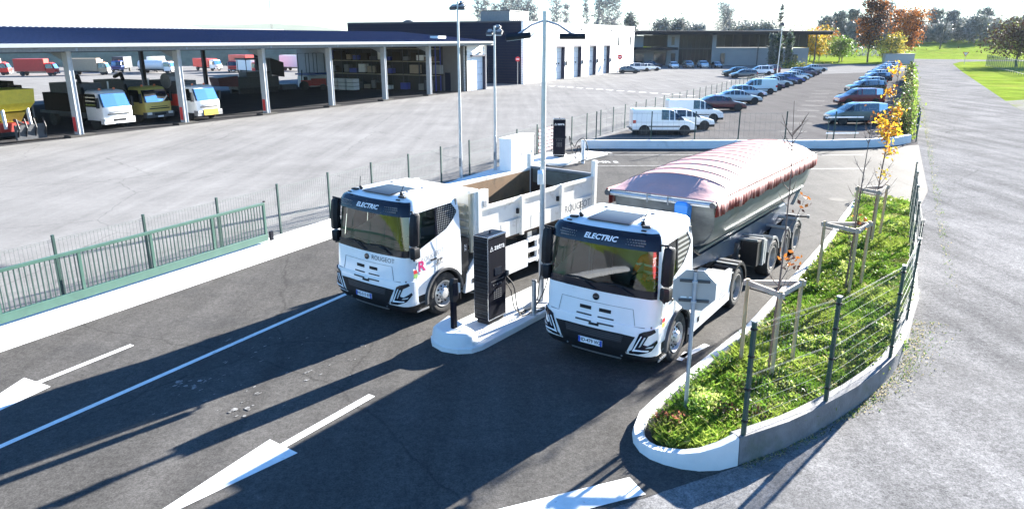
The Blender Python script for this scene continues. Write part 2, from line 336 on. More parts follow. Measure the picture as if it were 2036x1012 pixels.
SIDE = [.46, .76, .88, 1.12, 1.19, 1.35, 1.5, 1.74, 1.92, 2.02]
BELT = [(.46, 1.80), (.76, 1.90), (1.12, 2.01), (1.5, 2.13), (1.74, 2.29), (1.92, 2.46), (2.02, 2.46)]
TOPW = [(.46, 2.68), (1.74, 2.73), (1.92, 2.52), (2.02, 2.52)]
def cab_cols(): return [('f', 0), ('f', .35), ('f', .7), ('f', 1.0), ('a', 30), ('a', 60), ('a', 90)] + [('s', y) for y in SIDE]
def cab_pt(c, z, sg):
    k, v = c; yf, w, yr = lerp(YF, z), lerp(WD, z), lerp(YR, z); L1 = w - RC
    if k == 'f': return (sg * v * L1, yf + BOW * v * v, z)
    if k == 'a': t = radians(v); return (sg * (L1 + RC * sin(t)), yf + BOW + RC - RC * cos(t), z)
    ye = yf + BOW + RC; return (sg * w, ye + (v - .37) * (yr - ye) / (2.02 - .37), z)
def cab_rowz(c, row):
    k, v = c; s = k == 's'
    if row == 0:
        if not s: return 1.08 if k == 'f' else (1.08 if v < 90 else .74)
        d = v - 1.38
        return (.535 + sqrt(max(0, .625 ** 2 - d * d))) if abs(d) < .6 else (.72 if v < 1 else .85)
    if row == 1: return 1.22
    if row == 2: return 1.70 if k != 's' else 1.66
    b = 1.86 if not s else lerp(BELT, v); t = 2.70 if not s else lerp(TOPW, v)
    if row in (3, 4, 5, 6): return b + (t - b) * (row - 3) / 3
    return {7: 2.92, 8: 3.0, 9: 3.05}[row]
def wheel(parent, x, y, R=.535, wd=.30, side=1, dish=False, dual=False, name='wheel', loc=None):
    """wheel on an axle along x; side = +1 when the outer face looks to +x"""
    mb = MB(); c = (x, y, R) if loc is None else loc; A = (side, 0, 0); h = wd / 2
    if dual: h = .16
    def tyre(o): mb.lathe([(o - h, R * .62), (o - h, R * .90), (o - h * .8, R * .985), (o - h * .3, R), (o + h * .3, R), (o + h * .8, R * .985), (o + h, R * .90), (o + h * .98, R * .70), (o + h * .85, R * .60), (o + h * .3, R * .56)], c, A, 'rubber', 36)
    tyre(0)
    if dual: tyre(-.36)
    t = mb.build(name, parent, smooth=40)
    rm = MB(); q = 'rim_dirty' if dish else 'rim_silver'
    if dish: rm.lathe([(h * .3, R * .60), (h * .97, R * .615), (h * .97, R * .57), (h * .2, R * .53), (-h * .45, R * .44), (-h * .5, R * .32), (-h * .2, R * .30), (h * .5, R * .25), (h * .6, R * .10), (h * .6, .005)], c, A, q, 30)
    else: rm.lathe([(h * .3, R * .60), (h * .99, R * .615), (h * .99, R * .58), (h * .6, R * .545), (h * .25, R * .50), (h * .55, R * .44), (h * .85, R * .34), (h * .95, R * .27), (h * 1.0, R * .26), (h * 1.25, R * .20), (h * 1.28, .005)], c, A, q, 30)
    rr = R * (.39 if not dish else .38)
    for k in range(10):
        a = 2 * pi * k / 10; o = h * .75 if not dish else -h * .48
        rm.lathe([(o - .01, .026), (o + .012, .026)], (c[0], c[1] + cos(a) * rr, c[2] + sin(a) * rr), A, 'black_plastic', 8)
        rm.lathe([(h * .9 if not dish else h * .0, .014), (h * 1.06 if not dish else h * .1, .014)], (c[0], c[1] + cos(a + .3) * R * .29, c[2] + sin(a + .3) * R * .29), A, 'dark_grey', 6)
    rm.build('rim', t, smooth=35)
    return t
def build_cab(root, plate, dots):
    cols = cab_cols(); seq = [(c, -1) for c in cols[:0:-1]] + [(c, 1) for c in cols]
    N = len(seq); rings = [[cab_pt(c, cab_rowz(c, r), sg) for c, sg in seq] for r in range(10)]
    def is_f(k):
        a, b = seq[k], seq[(k + 1) % N]; return all(c[0] == 'f' or (c[0] == 'a' and c[1] <= 60) for c in (a[0], b[0]))
    def svals(k):
        a, b = seq[k], seq[(k + 1) % N]
        if k == N - 1: return None
        return sorted((a[0][1], b[0][1])) if a[0][0] == 's' and b[0][0] == 's' else None
    def zone(r, k):
        if is_f(k):
            if r == 2 or r == 6: return 'black_gloss'
            if 3 <= r <= 5: return 'WS'
            return 'truck_white'
        s = svals(k)
        if s and 3 <= r <= 5:
            if s[1] <= 1.12: return 'DG'
            if s[0] >= 1.12 and s[1] <= 1.19: return 'black_gloss'
            if s[0] >= 1.19 and s[1] <= 1.92: return 'QG'
        return 'truck_white'
    mb = MB(); mb.loft(rings, 'truck_white', True, False, lambda r, k: None if zone(r, k) in ('WS', 'DG', 'QG') else zone(r, k))
    mb.f.append([mb.av(p) for p in rings[-1]]); mb.m.append('truck_white')
    # seams of the bonnet flap and the doors, fuel of small vents
    band(mb, [(-1.06, 1.13), (-.6, 1.10), (.6, 1.10), (1.06, 1.13)], .012, 'mid_grey')
    band(mb, [(-.86, 1.14), (-.80, 1.46), (.80, 1.46), (.86, 1.14)], .005, 'mid_grey')
    for x in (-.35, .09): conform(mb, [(x, 1.29), (x + .26, 1.29), (x + .26, 1.36), (x, 1.36)], 'black_plastic')
    for x in (-.42, .07): conform(mb, [(x, 1.16), (x + .35, 1.16), (x + .35, 1.19), (x, 1.19)], 'dark_grey')
    for sg in (1, -1):
        x = sg * 1.25
        for y, z0, z1 in ((.44, .75, 1.82), (1.14, 1.12, 2.0)):
            mb.box((x, y, (z0 + z1) / 2), (.006, .010, z1 - z0), 'mid_grey')
        mb.box((x, 1.02, 1.50), (.03, .20, .035), 'black_plastic')
    body = mb.build('cab_shell', root, smooth=32)
    def pane(name, codes, mat, inset=.012, half=None):
        g = MB()
        for r in (3, 4, 5):
            for k in range(N):
                if zone(r, k) in codes and (half is None or (rings[r][k][0] > 0) == half):
                    ctr = Vector((0, 1.1, 0))
                    q = [Vector(p) for p in (rings[r][k], rings[r][(k + 1) % N], rings[r + 1][(k + 1) % N], rings[r + 1][k])]
                    g.face([p + (Vector((0, 1.1, p.z)) - p).normalized() * inset for p in q], mat)
        return g.build(name, body, smooth=60)
    pane('windscreen', ('WS',), 'cab_glass'); [(pane('side_window', ('DG',), 'cab_glass', half=q), pane('quarter_window', ('QG',), dots, half=q)) for q in (True, False)]
    # visor band with lettering
    vs = MB(); cs = [(c, sg) for c, sg in seq if c[0] == 'f' or (c[0] == 'a' and c[1] <= 60)]
    def vp(c, sg, z, off):
        p = Vector(cab_pt(c, z, sg)); return p + Vector((sg * (sin(radians(c[1])) if c[0] == 'a' else 0), -(cos(radians(c[1])) if c[0] == 'a' else 1), 0)) * off
    vs.loft([[vp(c, g, 2.66, .01), vp(c, g, 2.64, .075), vp(c, g, 2.80, .085), vp(c, g, 2.90, .07), vp(c, g, 2.935, .02)] for c, g in cs], 'black_gloss')
    VF = lambda u, z, off: surf(u, z, off + .085 - abs(z - 2.78) * .08)
    add_text(vs, 'ELECTRIC', .135, lambda x, y: surf(x * 1.22, 2.785 + y, .095), 'ink_white', bold=.004, shear=.25)
    for sg in (1, -1):
        for i in range(7):
            for j in range(3):
                u = sg * (.56 + .055 * i + (.027 if j % 2 else 0)); s_ = .006 + .0018 * i
                vs.box(surf(u, 2.73 + .045 * j, .088), (s_ * 3.2, .012, s_ * 1.8), 'mid_grey', rx=.3)
    vs.build('sun_visor', root, smooth=40)
    # front emblem, wipers
    e = MB(); e.lathe([(0, .072), (.02, .07), (.022, .005)], surf(0, 1.58, -.002), (0, -1, .05), 'black_gloss', 20)
    e.box(surf(0, 1.58, .024), (.10, .004, .014), 'mid_grey'); e.build('emblem', root)
    for x0, x1 in ((-.75, -.05), (.05, .78)):
        wp = MB(); wp.tube([surf(x0, 1.88, .03), surf((x0 + x1) / 2, 1.90, .03), surf(x1, 1.86, .03)], .012, 'black_plastic', 6)
        wp.tube([surf((x0 + x1) / 2, 1.90, .035), surf(x1 + .02, 1.74, .03)], .014, 'black_plastic', 6); wp.build('wiper', root)
    # roof furniture
    h = MB(); h.loft([[(-.46, y, z), (.46, y, z), (.46, y, 3.03), (-.46, y, 3.03)] for y, z in ((.44, 3.045), (.52, 3.062), (1.30, 3.066), (1.36, 3.05))], 'hatch_black')
    h.build('roof_hatch', root, smooth=40)
    for sg in (1, -1):
        r = MB(); x = sg * .80
        r.box((x, .52, 3.03), (.17, .11, .04), 'black_plastic', rz=.2); r.box((x + sg * .02, .36, 2.985), (.11, .05, .03), 'black_plastic'); r.build('roof_lamp', root, bevel=.012)
        r = MB(); r.tube([(x - sg * .12, .62, 3.03), (x - sg * .10, .58, 3.10)], [.05, .03], 'black_plastic', 8); r.tube([(x - sg * .10, .58, 3.10), (x - sg * .05, .66, 3.32)], .008, 'black_plastic', 5); r.build('antenna', root)
    r = MB(); r.loft([[(1.0, 1.15, 3.02), (1.06, 1.12, 2.97), (1.05, 1.22, 2.98)], [(.80, 1.75, 3.055), (.98, 1.78, 3.0), (.95, 1.85, 3.02)]], 'truck_white')
    r.loft([[(-1.0, 1.15, 3.02), (-1.06, 1.12, 2.97), (-1.05, 1.22, 2.98)], [(-.80, 1.75, 3.055), (-.98, 1.78, 3.0), (-.95, 1.85, 3.02)]], 'truck_white')
    for x, y in ((.62, .75), (.55, .95), (-.6, 1.55), (.5, 1.5)): r.box((x, y, 3.06), (.09, .05, .015), 'mid_grey')
    r.build('roof_deflector', root, bevel=.01)
    # bumper: white skin, black centre and skirt, skid plate
    bm_ = MB(); us = [i * .1 for i in range(-15, 16)]; us = sorted(set([max(-1.52, min(1.52, u)) for u in us] + [-1.52, 1.52]))
    bm_.loft([[surf(u, z, o) for u in us] for z, o in ((1.125, -.02), (1.12, .015), (.95, .03), (.62, .03), (.52, .03))], 'truck_white', False, False)
    bm_.build('bumper', root, smooth=40)
    sk = MB(); sk.loft([[surf(u, z, o) for u in us] for z, o in ((.54, .015), (.53, .035), (.44, .04), (.36, .03), (.32, -.02))], 'black_plastic', False, False)
    conform(sk, [(-.70, .50), (.70, .50), (.80, .74), (.90, .93), (.60, .945), (-.60, .945), (-.90, .93), (-.80, .74)], 'black_plastic', off=.042, thick=.03)
    for z in (.80, .87): band(sk, [(-.62, z), (.62, z)], .05, 'black_gloss', off=.035, thick=.02)
    conform(sk, [(-.62, .76), (.62, .76), (.66, .92), (-.66, .92)], 'ink_black', off=.046)
    for z in (.80, .84, .88): band(sk, [(-.62, z), (.62, z)], .012, 'dark_grey', off=.052)
    band(sk, [(-.56, .355), (.56, .355)], .05, 'galvanised', off=.048, thick=.03)
    for x in (-.74, .74, -.62, .62): sk.lathe([(0, .02), (.015, .018)], surf(x, .46 if abs(x) < .7 else .58, .04), (0, -1, 0), 'mid_grey', 8)
    conform(sk, [(-.10, 1.00), (.12, 1.00), (.12, 1.045), (-.10, 1.045)], 'black_plastic', off=.04)
    for x in (-.42, .08): conform(sk, [(x, 1.045), (x + .36, 1.045), (x + .36, 1.075), (x, 1.075)], 'dark_grey', off=.034)
    sk.build('grille', root, smooth=40)
    pl = MB(); pl.box((-.03, -.075, .66), (.54, .012, .125), 'plate_white'); pl.box((-.275, -.082, .66), (.045, .006, .12), 'plate_blue'); pl.box((.215, -.082, .66), (.045, .006, .12), 'plate_blue')
    add_text(pl, plate, .105, lambda x, y: Vector((-.03 + x * .92, -.084, .66 + y)), 'ink_black', bold=.002); pl.build('number_plate', root)
    for sg in (1, -1):
        hl = MB(); F = lambda u, z, off: surf(u * sg, z, off)
        conform(hl, [(.98, 1.015), (1.05, 1.06), (1.24, 1.115), (1.27, 1.06), (1.14, .99), (1.06, .80), (1.14, .78), (1.31, .88), (1.33, .83), (1.20, .675), (.98, .575), (.79, .56), (.79, .615), (.85, .655)], 'black_gloss', off=.045, thick=.03, step=.05, fn=F)
        conform(hl, [(1.02, .975), (1.04, .975), (.905, .672), (1.16, .695), (1.15, .668), (.86, .635)], 'led_white', off=.053, thick=.01, step=.05, fn=F)
        conform(hl, [(1.075, .965), (1.10, .96), (1.02, .755), (.985, .73)], 'lamp_lens', off=.052, thick=.01, step=.05, fn=F)
        conform(hl, [(1.10, .735), (1.22, .75), (1.24, .785), (1.14, .765)], 'lamp_lens', off=.052, thick=.01, step=.05, fn=F)
        hl.build('headlight', root)
    # arches, steps, mirrors
    for sg in (1, -1):
        a = MB(); ring = []
        for k in range(13):
            t = radians(-8 + 186 * k / 12); c, s_ = cos(t), sin(t); ring.append([(sg * x, 1.38 - c * r, .535 + s_ * r) for x, r in ((1.20, .60), (1.285, .605), (1.29, .665), (1.235, .70), (1.20, .68))])
        a.loft(ring, 'dark_grey'); ring = []
        for k in range(13):
            t = radians(-8 + 196 * k / 12); c, s_ = cos(t), sin(t); ring.append([(sg * x, 1.38 - c * r, .535 + s_ * r) for x, r in ((.86, .60), (1.24, .60), (1.24, .62), (.86, .62))])
        a.loft(ring, 'black_plastic'); a.bb(min(sg * .9, sg * 1.24), max(sg * .9, sg * 1.24), 1.95, 1.99, .22, .7, 'black_plastic'); a.build('wheel_arch', root, smooth=40)
        st = MB(); st.prism_x([(.40, .34), (.80, .36), (.80, .64), (.74, .74), (.40, .72)], sg * .90, sg * 1.235, 'black_plastic'); st.bb(min(sg * 1.0, sg * 1.25), max(sg * 1.0, sg * 1.25), .42, .82, .33, .37, 'galvanised'); st.bb(min(sg * 1.0, sg * 1.24), max(sg * 1.0, sg * 1.24), .50, .76, .52, .55, 'mid_grey'); st.build('step', root)
        m = MB(); x = sg * (1.395 if sg > 0 else 1.29)
        m.loft([[(x + sg * dx * s_, .20 + dy * s_ + yo, z) for dx, dy in ((-.10, .10), (-.11, -.02), (-.04, -.09), (.07, -.07), (.10, .04), (.09, .10))] for z, s_, yo in ((2.02, .8, .03), (2.06, 1, .02), (2.45, 1.02, .04), (2.72, .95, .08), (2.76, .7, .09))], 'black_plastic')
        m.loft([[(x + sg * dx * s_, .22 + dy * s_, z) for dx, dy in ((-.09, .12), (-.10, -.05), (.0, -.10), (.09, -.05), (.09, .12))] for z, s_ in ((1.72, .75), (1.75, 1), (1.95, 1), (1.98, .8))], 'black_plastic')
        m.tube([(sg * 1.14, .40, 2.74), (sg * 1.36, .26, 2.80), (x, .24, 2.74)], .022, 'black_plastic', 6); m.tube([(sg * 1.22, .42, 1.68), (sg * 1.36, .26, 1.66), (x, .24, 1.76)], .022, 'black_plastic', 6)
        m.build('mirror', root, smooth=40)
    # cab inside
    i = MB(); i.bb(-1.18, 1.18, .15, 1.98, 1.08, 1.16, 'cab_trim'); i.bb(-1.16, 1.16, 1.93, 1.97, 1.1, 2.8, 'curtain')
    i.prism_x([(.26, 1.2), (.62, 1.2), (.62, 1.66), (.50, 1.80), (.26, 1.80)], -1.02, 1.02, 'cab_trim'); i.prism_x([(.62, 1.2), (.74, 1.3), (.70, 1.74), (.62, 1.66)], -.35, .35, 'cab_trim'); i.build('dashboard', root)
    for x in (-.62, .62):
        s_ = MB(); s_.bb(x - .25, x + .25, 1.0, 1.5, 1.2, 1.56, 'seat_cloth'); s_.box((x, 1.55, 1.92), (.48, .13, .76), 'seat_cloth', rx=-.15); s_.box((x, 1.63, 2.40), (.28, .10, .2), 'seat_cloth', rx=-.15); s_.build('seat', root, bevel=.04)
    sw = MB(); cc = Vector((.62, .78, 1.78)); sw.tube([cc + Vector((cos(t) * .22, sin(t) * .22 * .45, sin(t) * .2)) for t in [k * 2 * pi / 20 for k in range(21)]], .018, 'black_plastic', 6); sw.tube([(.62, .78, 1.78), (.62, .62, 1.62)], .03, 'black_plastic', 6); sw.box((.62, .78, 1.78), (.40, .05, .05), 'black_plastic'); sw.build('steering_wheel', root)
    for sg in (1, -1): wheel(root, sg * 1.08, 1.38, side=sg)
    ax = MB(); ax.tube([(-1, 1.38, .53), (1, 1.38, .53)], .07, 'dark_grey'); ax.build('axle', root)
def drive_axle(root, y, name='wheel'):
    for sg in (1, -1): wheel(root, sg * 1.08, y, side=sg, dish=True, dual=True, name=name)
    a = MB(); a.tube([(-1, y, .535), (1, y, .535)], .09, 'dark_grey'); a.lathe([(-.2, .1), (-.1, .22), (.1, .22), (.2, .1)], (0, y, .535), (1, 0, 0), 'dark_grey', 14); a.build('axle', root, smooth=40)
def mudguard(mb, sg, y, R, x0, x1, mat, a0=20, a1=160, z=.535, flange=None):
    ring = []
    for k in range(13):
        t = radians(a0 + (a1 - a0) * k / 12); ring.append([(sg * x, y - cos(t) * r, z + sin(t) * r) for x, r in ((x0, R), (x1, R), (x1 + .005, R - .05), (x1 + .005, R + .02), (x0, R + .02))])
    mb.loft(ring, mat)
# ---- tractor unit (right)
TH_R = radians(34.5); PR = Vector((1.644, 13.571, 0))
tr = thing('tractor_unit', 'white electric tractor lorry with closed pale cab and silver tipper trailer coupled behind', 'lorry', PR, -TH_R, 'electric lorries at the charger')
build_cab(tr, 'HD-479 WZ', 'quarter_louvre')
c = MB()
for sg in (1, -1): c.bb(min(sg * .36, sg * .44), max(sg * .36, sg * .44), .5, 6.35, .78, 1.06, 'dark_grey')
for y in (2.3, 3.4, 4.5, 6.2): c.bb(-.36, .36, y, y + .12, .82, 1.0, 'dark_grey')
c.bb(-.9, .9, 2.08, 2.4, .75, 1.9, 'black_plastic'); c.tube([(-.5, 2.3, 1.9), (-.45, 2.5, 2.1), (-.3, 3.0, 1.6), (-.2, 3.4, 1.4)], .03, 'black_plastic', 6); c.tube([(.4, 2.3, 1.9), (.42, 2.6, 2.05), (.3, 3.0, 1.6), (.2, 3.5, 1.4)], .03, 'equip_red', 6)
c.build('chassis', tr)
for sg in (1, -1):
    b = MB(); b.prism_x([(2.12, .34), (4.66, .38), (4.72, 1.16), (4.50, 1.18), (2.45, .98), (2.12, .90)], sg * 1.17, sg * 1.25, 'truck_white')
    b.prism_x([(2.2, .40), (4.5, .42), (4.6, 1.10), (2.2, .92)], sg * .50, sg * 1.17, 'cream_white')
    for k in range(5):
        for j in range(5): b.box((sg * 1.252, 3.95 + .09 * k, .62 + .06 * j), (.006, .05, .028), 'mid_grey')
    b.bb(min(sg * 1.2, sg * 1.256), max(sg * 1.2, sg * 1.256), 2.5, 2.62, .50, .62, 'black_plastic'); b.build('battery_box', tr)
    m = MB(); mudguard(m, sg, 5.28, .62, .70, 1.26, 'black_plastic', 5, 175)
    for k in range(9):
        t = radians(35 + 110 * k / 8); m.box((sg * .98, 5.28 - cos(t) * .645, .535 + sin(t) * .645), (.54, .05, .02), 'cream_white' if k % 2 else 'dark_grey', rx=pi / 2 - t)
    m.build('mudguard', tr)
f = MB(); f.lathe([(-.03, .42), (.03, .42), (.035, .40), (.035, .05)], (0, 5.15, 1.16), (0, 0, 1), 'dark_grey', 24); f.bb(-.5, .5, 5.0, 5.3, 1.05, 1.13, 'dark_grey'); f.build('fifth_wheel', tr, smooth=35)
drive_axle(tr, 5.28)
# stickers on the door
def side_decal(mb, x, fn): pass
d = MB(); d.box((1.249, .56, 1.13), (.006, .15, .26), 'plate_white'); d.box((1.2525, .56, 1.09), (.004, .13, .09), 'sticker_yellow'); d.box((1.2525, .56, 1.19), (.004, .13, .09), 'sign_red'); d.build('door_sticker', tr)
# ---- tipper semi-trailer
tl = thing('tipper_trailer', 'silver half-round tipper trailer under a domed red tarpaulin', 'trailer', PR, -TH_R)
def zr(y): return 3.08 - .016 * (y - 3)
def yb(y): return 1.74 - .022 * (y - 3)
body = MB(); rings = []; NP = 18
def uring(y, zr_, zb_, wx, off=0):
    out = []
    for k in range(NP + 1):
        t = pi * k / NP; ex = .62
        cx, sx = cos(t), sin(t); x = wx * (abs(cx) ** ex) * (1 if cx >= 0 else -1); z = zr_ - (zr_ - zb_) * (abs(sx) ** .75)
        out.append((x, y + (0 if off == 0 else off * abs(sx) ** .8), z))
    return out
rings = [uring(3.08, zr(3.1), 1.86, 1.19, .62), uring(3.12, zr(3.1), 1.80, 1.22, .50), uring(4.2, zr(4.2), yb(4.2), 1.235), uring(8, zr(8), yb(8), 1.235), uring(11.6, zr(11.6), yb(11.6), 1.235), uring(12.35, zr(12.35), yb(12.3) + .02, 1.225, -.75)]
body.loft(rings, 'aluminium', False, False)
for rg in (rings[0], rings[-1]): body.f.append([body.av(p) for p in rg]); body.m.append('aluminium')
for sg in (1, -1):
    for y0, y1 in ((3.05, 12.35),): body.loft([[(sg * x, y, zr(y) + z) for x, z in ((1.21, -.10), (1.29, -.10), (1.29, .03), (1.21, .03))] for y in (y0, y1)], 'galvanised')
    body.loft([[(sg * x, y, yb(y) + z) for x, z in ((1.07, .46), (1.135, .47), (1.135, .49), (1.08, .50))] for y in (4.3, 11.8)], 'aluminium')
    body.loft([[(sg * x, y, yb(y) + z) for x, z in ((.62, -.02), (.74, -.01), (.74, .06), (.62, .08))] for y in (3.7, 11.2)], 'aluminium')
    body.loft([[(sg * 1.22, 12.3, zr(12.3)), (sg * 1.30, 12.3, zr(12.3)), (sg * 1.30, 12.42, zr(12.3))], [(sg * .85, 11.5, 1.45), (sg * .95, 11.5, 1.45), (sg * .95, 11.62, 1.45)]], 'galvanised')
body.loft([[(x, 3.02 + a, zr(3) + z) for x in (-1.27, 1.27)] for a, z in ((0, -.10), (0, .03), (.09, .03), (.09, -.10), (0, -.10))], 'galvanised', False, False)
body.build('hopper', tl, smooth=35)
tp = MB(); hoops = [3.95 + .655 * k for k in range(13)]
def crown(y): return .36 + .12 * min(1, (y - 3.9) / 2.2) - (.08 * max(0, (y - 11) / 1.0))
def trow(y, cr, lift=0):
    return [(1.30 * cos(t), y, zr(y) + .04 + cr * (sin(t) ** 1.05) + lift * sin(t)) for t in [pi * k / 20 for k in range(21)]]
rows = [trow(3.02, .01), trow(3.06, .02), trow(3.45, .165)]
for k, y in enumerate(hoops):
    rows += [trow(y - .03, crown(y), .012), trow(y + .03, crown(y), .012)]
    if k < 12: rows += [trow(y + .2, crown(y + .2), -.012), trow(y + .45, crown(y + .45), -.012)]
rows += [trow(12.05, .30), trow(12.36, .06)]
for y in hoops: tp.loft([[(x, y + a, z + .013) for x, yy_, z in trow(y, crown(y), .012)] for a in (-.016, .016)], 'tarp_seam', False, False)
tp.loft(rows, 'tarp_sunlit', False, False)
rr = random.Random(3)
for sg in (1, -1):
    up, md, dn = [], [], []
    for k in range(140):
        y = 3.02 + 9.34 * k / 139; wv = .016 * (k % 3 - 1) + rr.uniform(-.008, .008); L_ = .30 + .02 * sin(k * .3) + rr.uniform(-.02, .02)
        up.append((sg * 1.30, y, zr(y) + .04)); md.append((sg * (1.315 + wv * .6), y + .02, zr(y) - L_ * .45)); dn.append((sg * (1.31 + wv), y, zr(y) - L_))
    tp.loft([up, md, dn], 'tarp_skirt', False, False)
tpo = tp.build('tarpaulin', tl, smooth=28)
s_ = tpo.modifiers.new('solid', 'SOLIDIFY'); s_.thickness = .008
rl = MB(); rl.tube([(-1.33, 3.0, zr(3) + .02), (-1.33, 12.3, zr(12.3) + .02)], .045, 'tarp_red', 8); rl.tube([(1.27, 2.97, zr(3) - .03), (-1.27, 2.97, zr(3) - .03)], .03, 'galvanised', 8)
for x in (1.24, -1.3): rl.lathe([(-.05, .07), (.05, .07)], (x, 2.98, zr(3) - .03), (0, 1, 0), 'dark_grey', 10)
for x in (-.3, .2): rl.tube([(x, 2.96, zr(3) + .06), (x + .02, 2.93, zr(3) - .14)], .018, 'mid_grey', 6)
rl.build('tarp_roller', tl)
hb = MB(); hb.loft([[(.55 + x * s_, 3.0 + y * s_, z) for x, y in ((-.15, -.12), (.15, -.12), (.17, .12), (-.15, .12))] for z, s_ in ((2.45, .8), (2.55, 1.0), (2.98, 1.05), (3.06, .75))], 'hub_blue'); hb.build('hydraulic_cover', tl, bevel=.03)
ram = MB(); ram.lathe([(0, .14), (1.2, .14), (1.2, .10), (1.5, .10)], (0, 3.25, 1.35), (0, .06, 1), 'dark_grey', 14); ram.tube([(.62, 3.05, 2.5), (.75, 3.0, 2.1), (.82, 3.3, 1.85), (.7, 3.9, 1.62)], .025, 'black_plastic', 6); ram.tube([(-.2, 3.0, 2.6), (-.35, 2.95, 2.2), (-.3, 3.2, 1.8)], .02, 'black_plastic', 6); ram.build('tipping_ram', tl, smooth=35)
ch = MB()
def cz(y): return 1.62 - .022 * (y - 3.5)
for sg in (1, -1):
    ch.loft([[(sg * x, y, cz(y) + z) for x, z in ((.50, 0), (.70, 0), (.70, -h), (.50, -h))] for y, h in ((3.5, .24), (4.6, .34), (6.3, .54), (11.7, .50))], 'chassis_blue')
    for y in (6.9, 8.0, 9.1, 10.4): ch.bb(min(sg * .62, sg * .68), max(sg * .62, sg * .68), y, y + .06, cz(y) - .38, cz(y) - .04, 'chassis_blue')
for y in (3.6, 5.5, 7.2, 9.1, 10.4, 11.5): ch.bb(-.5, .5, y, y + .14, cz(y) - .24, cz(y) - .05, 'chassis_blue')
ch.bb(-1.1, 1.1, 11.75, 11.85, .95, 1.08, 'dark_grey'); ch.bb(-1.15, 1.15, 11.95, 12.05, .42, .54, 'dark_grey')
for sg in (1, -1): ch.bb(sg * .7 - .05, sg * .7 + .05, 11.8, 11.95, .5, 1.05, 'dark_grey')
ch.build('chassis', tl)
for k, y in enumerate((8.40, 9.71, 11.02)):
    for sg in (1, -1):
        wheel(tl, sg * 1.06, y, R=.53, wd=.38, side=sg, dish=True); m = MB(); mudguard(m, sg, y, .60, .86, 1.25, 'mid_grey', 28, 165, .53); m.tube([(sg * .62, y - .18, 1.17), (sg * 1.26, y - .18, 1.17)], .045, 'galvanised', 8); m.build('mudguard', tl)
    a = MB(); a.tube([(-1, y, .53), (1, y, .53)], .075, 'dark_grey')
    for sg in (1, -1): a.lathe([(0, .12), (.30, .13)], (sg * .6, y + .35, .7), (0, 0, 1), 'rubber', 12); a.box((sg * .6, y, .66), (.12, .9, .12), 'dark_grey')
    a.build('axle', tl, smooth=40)
for sg in (1, -1):
    l = MB(); l.bb(sg * .72 - .07, sg * .72 + .07, 6.55, 6.70, .55, 1.3, 'dark_grey'); l.bb(sg * .72 - .13, sg * .72 + .13, 6.5, 6.75, .50, .55, 'galvanised')
    l.build('landing_leg', tl)
    e = MB(); e.bb(min(sg * .75, sg * 1.2), max(sg * .75, sg * 1.2), 6.95, 7.35, .62, 1.28, 'black_plastic'); e.bb(min(sg * .82, sg * 1.24), max(sg * .82, sg * 1.24), 7.40, 7.52, .55, 1.30, 'galvanised'); e.bb(min(sg * .82, sg * 1.24), max(sg * .82, sg * 1.24), 7.60, 7.70, .55, 1.22, 'galvanised'); e.tube([(sg * .7, 6.9, 1.34), (sg * 1.2, 6.9, 1.36)], .035, 'galvanised', 6); e.tube([(sg * .7, 7.3, 1.36), (sg * 1.24, 7.3, 1.38)], .03, 'galvanised', 6); e.lathe([(-.15, .12), (.15, .12)], (sg * 1.05, 7.8, .85), (0, 1, 0), 'mid_grey', 12); e.build('equipment_rack', tl)
for sg in (1, -1):
    lm = MB(); lm.tube([(sg * .9, 11.9, 1.0), (sg * 1.32, 12.0, 1.02)], .03, 'black_plastic', 6); lm.box((sg * 1.34, 12.0, 1.02), (.08, .07, .10), 'mid_grey'); lm.build('marker_arm', tl)
    lm = MB(); lm.box((sg * .9, 12.06, .78), (.4, .06, .14), 'red_lens'); lm.build('rear_lamp', tl)
# ---- rigid tipper lorry (left)
TH_L = radians(37.1); PL = Vector((-3.47, 16.375, 0))
rg = thing('tipper_lorry', 'white electric lorry with empty open dropside tipper bed and maroon emblem on its door', 'lorry', PL, -TH_L, 'electric lorries at the charger')
build_cab(rg, 'HG-513 BT', 'quarter_dots')
t_ = MB(); add_text(t_, 'ROUGEOT', .15, lambda x, y: surf(.52 + x, 1.585 + y + x * .0, .012), 'ink_black', bold=-.001); t_.build('front_lettering', rg)
t_ = MB(); X = 1.256
add_text(t_, 'ROUGEOT', .165, lambda x, y: Vector((X, .98 + x, 1.60 + y + x * .16)), 'mid_grey', bold=-.002)
t_.build('door_lettering', rg)
t_ = MB(); add_text(t_, 'R', .34, lambda x, y: Vector((X + .002, .60 + x * 1.15, 1.42 + y)), 'magenta', bold=.012); t_.lathe([(-.002, .16), (.0005, .16)], (X - .001, .59, 1.42), (1, 0, 0), 'plate_white', 20); t_.build('door_emblem', rg)
t_ = MB(); add_text(t_, 'TP', .13, lambda x, y: Vector((X, 1.20 + x * 1.3, 1.42 + y + x * .16)), 'ink_black', bold=.006, shear=.3); t_.box((X - .002, 1.20, 1.36), (.004, .26, .02), 'mid_grey'); t_.build('door_badge', rg)
d = MB(); d.box((1.249, .40, 1.28), (.006, .16, .27), 'plate_white'); d.box((1.2525, .40, 1.34), (.004, .13, .09), 'sign_red'); d.box((1.2525, .40, 1.24), (.004, .13, .10), 'sticker_green'); d.build('door_sticker', rg)
c = MB()
for sg in (1, -1): c.bb(min(sg * .36, sg * .44), max(sg * .36, sg * .44), .5, 8.1, .78, 1.08, 'dark_grey'); c.bb(min(sg * .50, sg * .60), max(sg * .50, sg * .60), 2.7, 8.1, 1.10, 1.30, 'mid_grey')
for y in (2.6, 4.2, 5.4, 6.8, 7.9): c.bb(-.5, .5, y, y + .12, .85, 1.2, 'dark_grey')
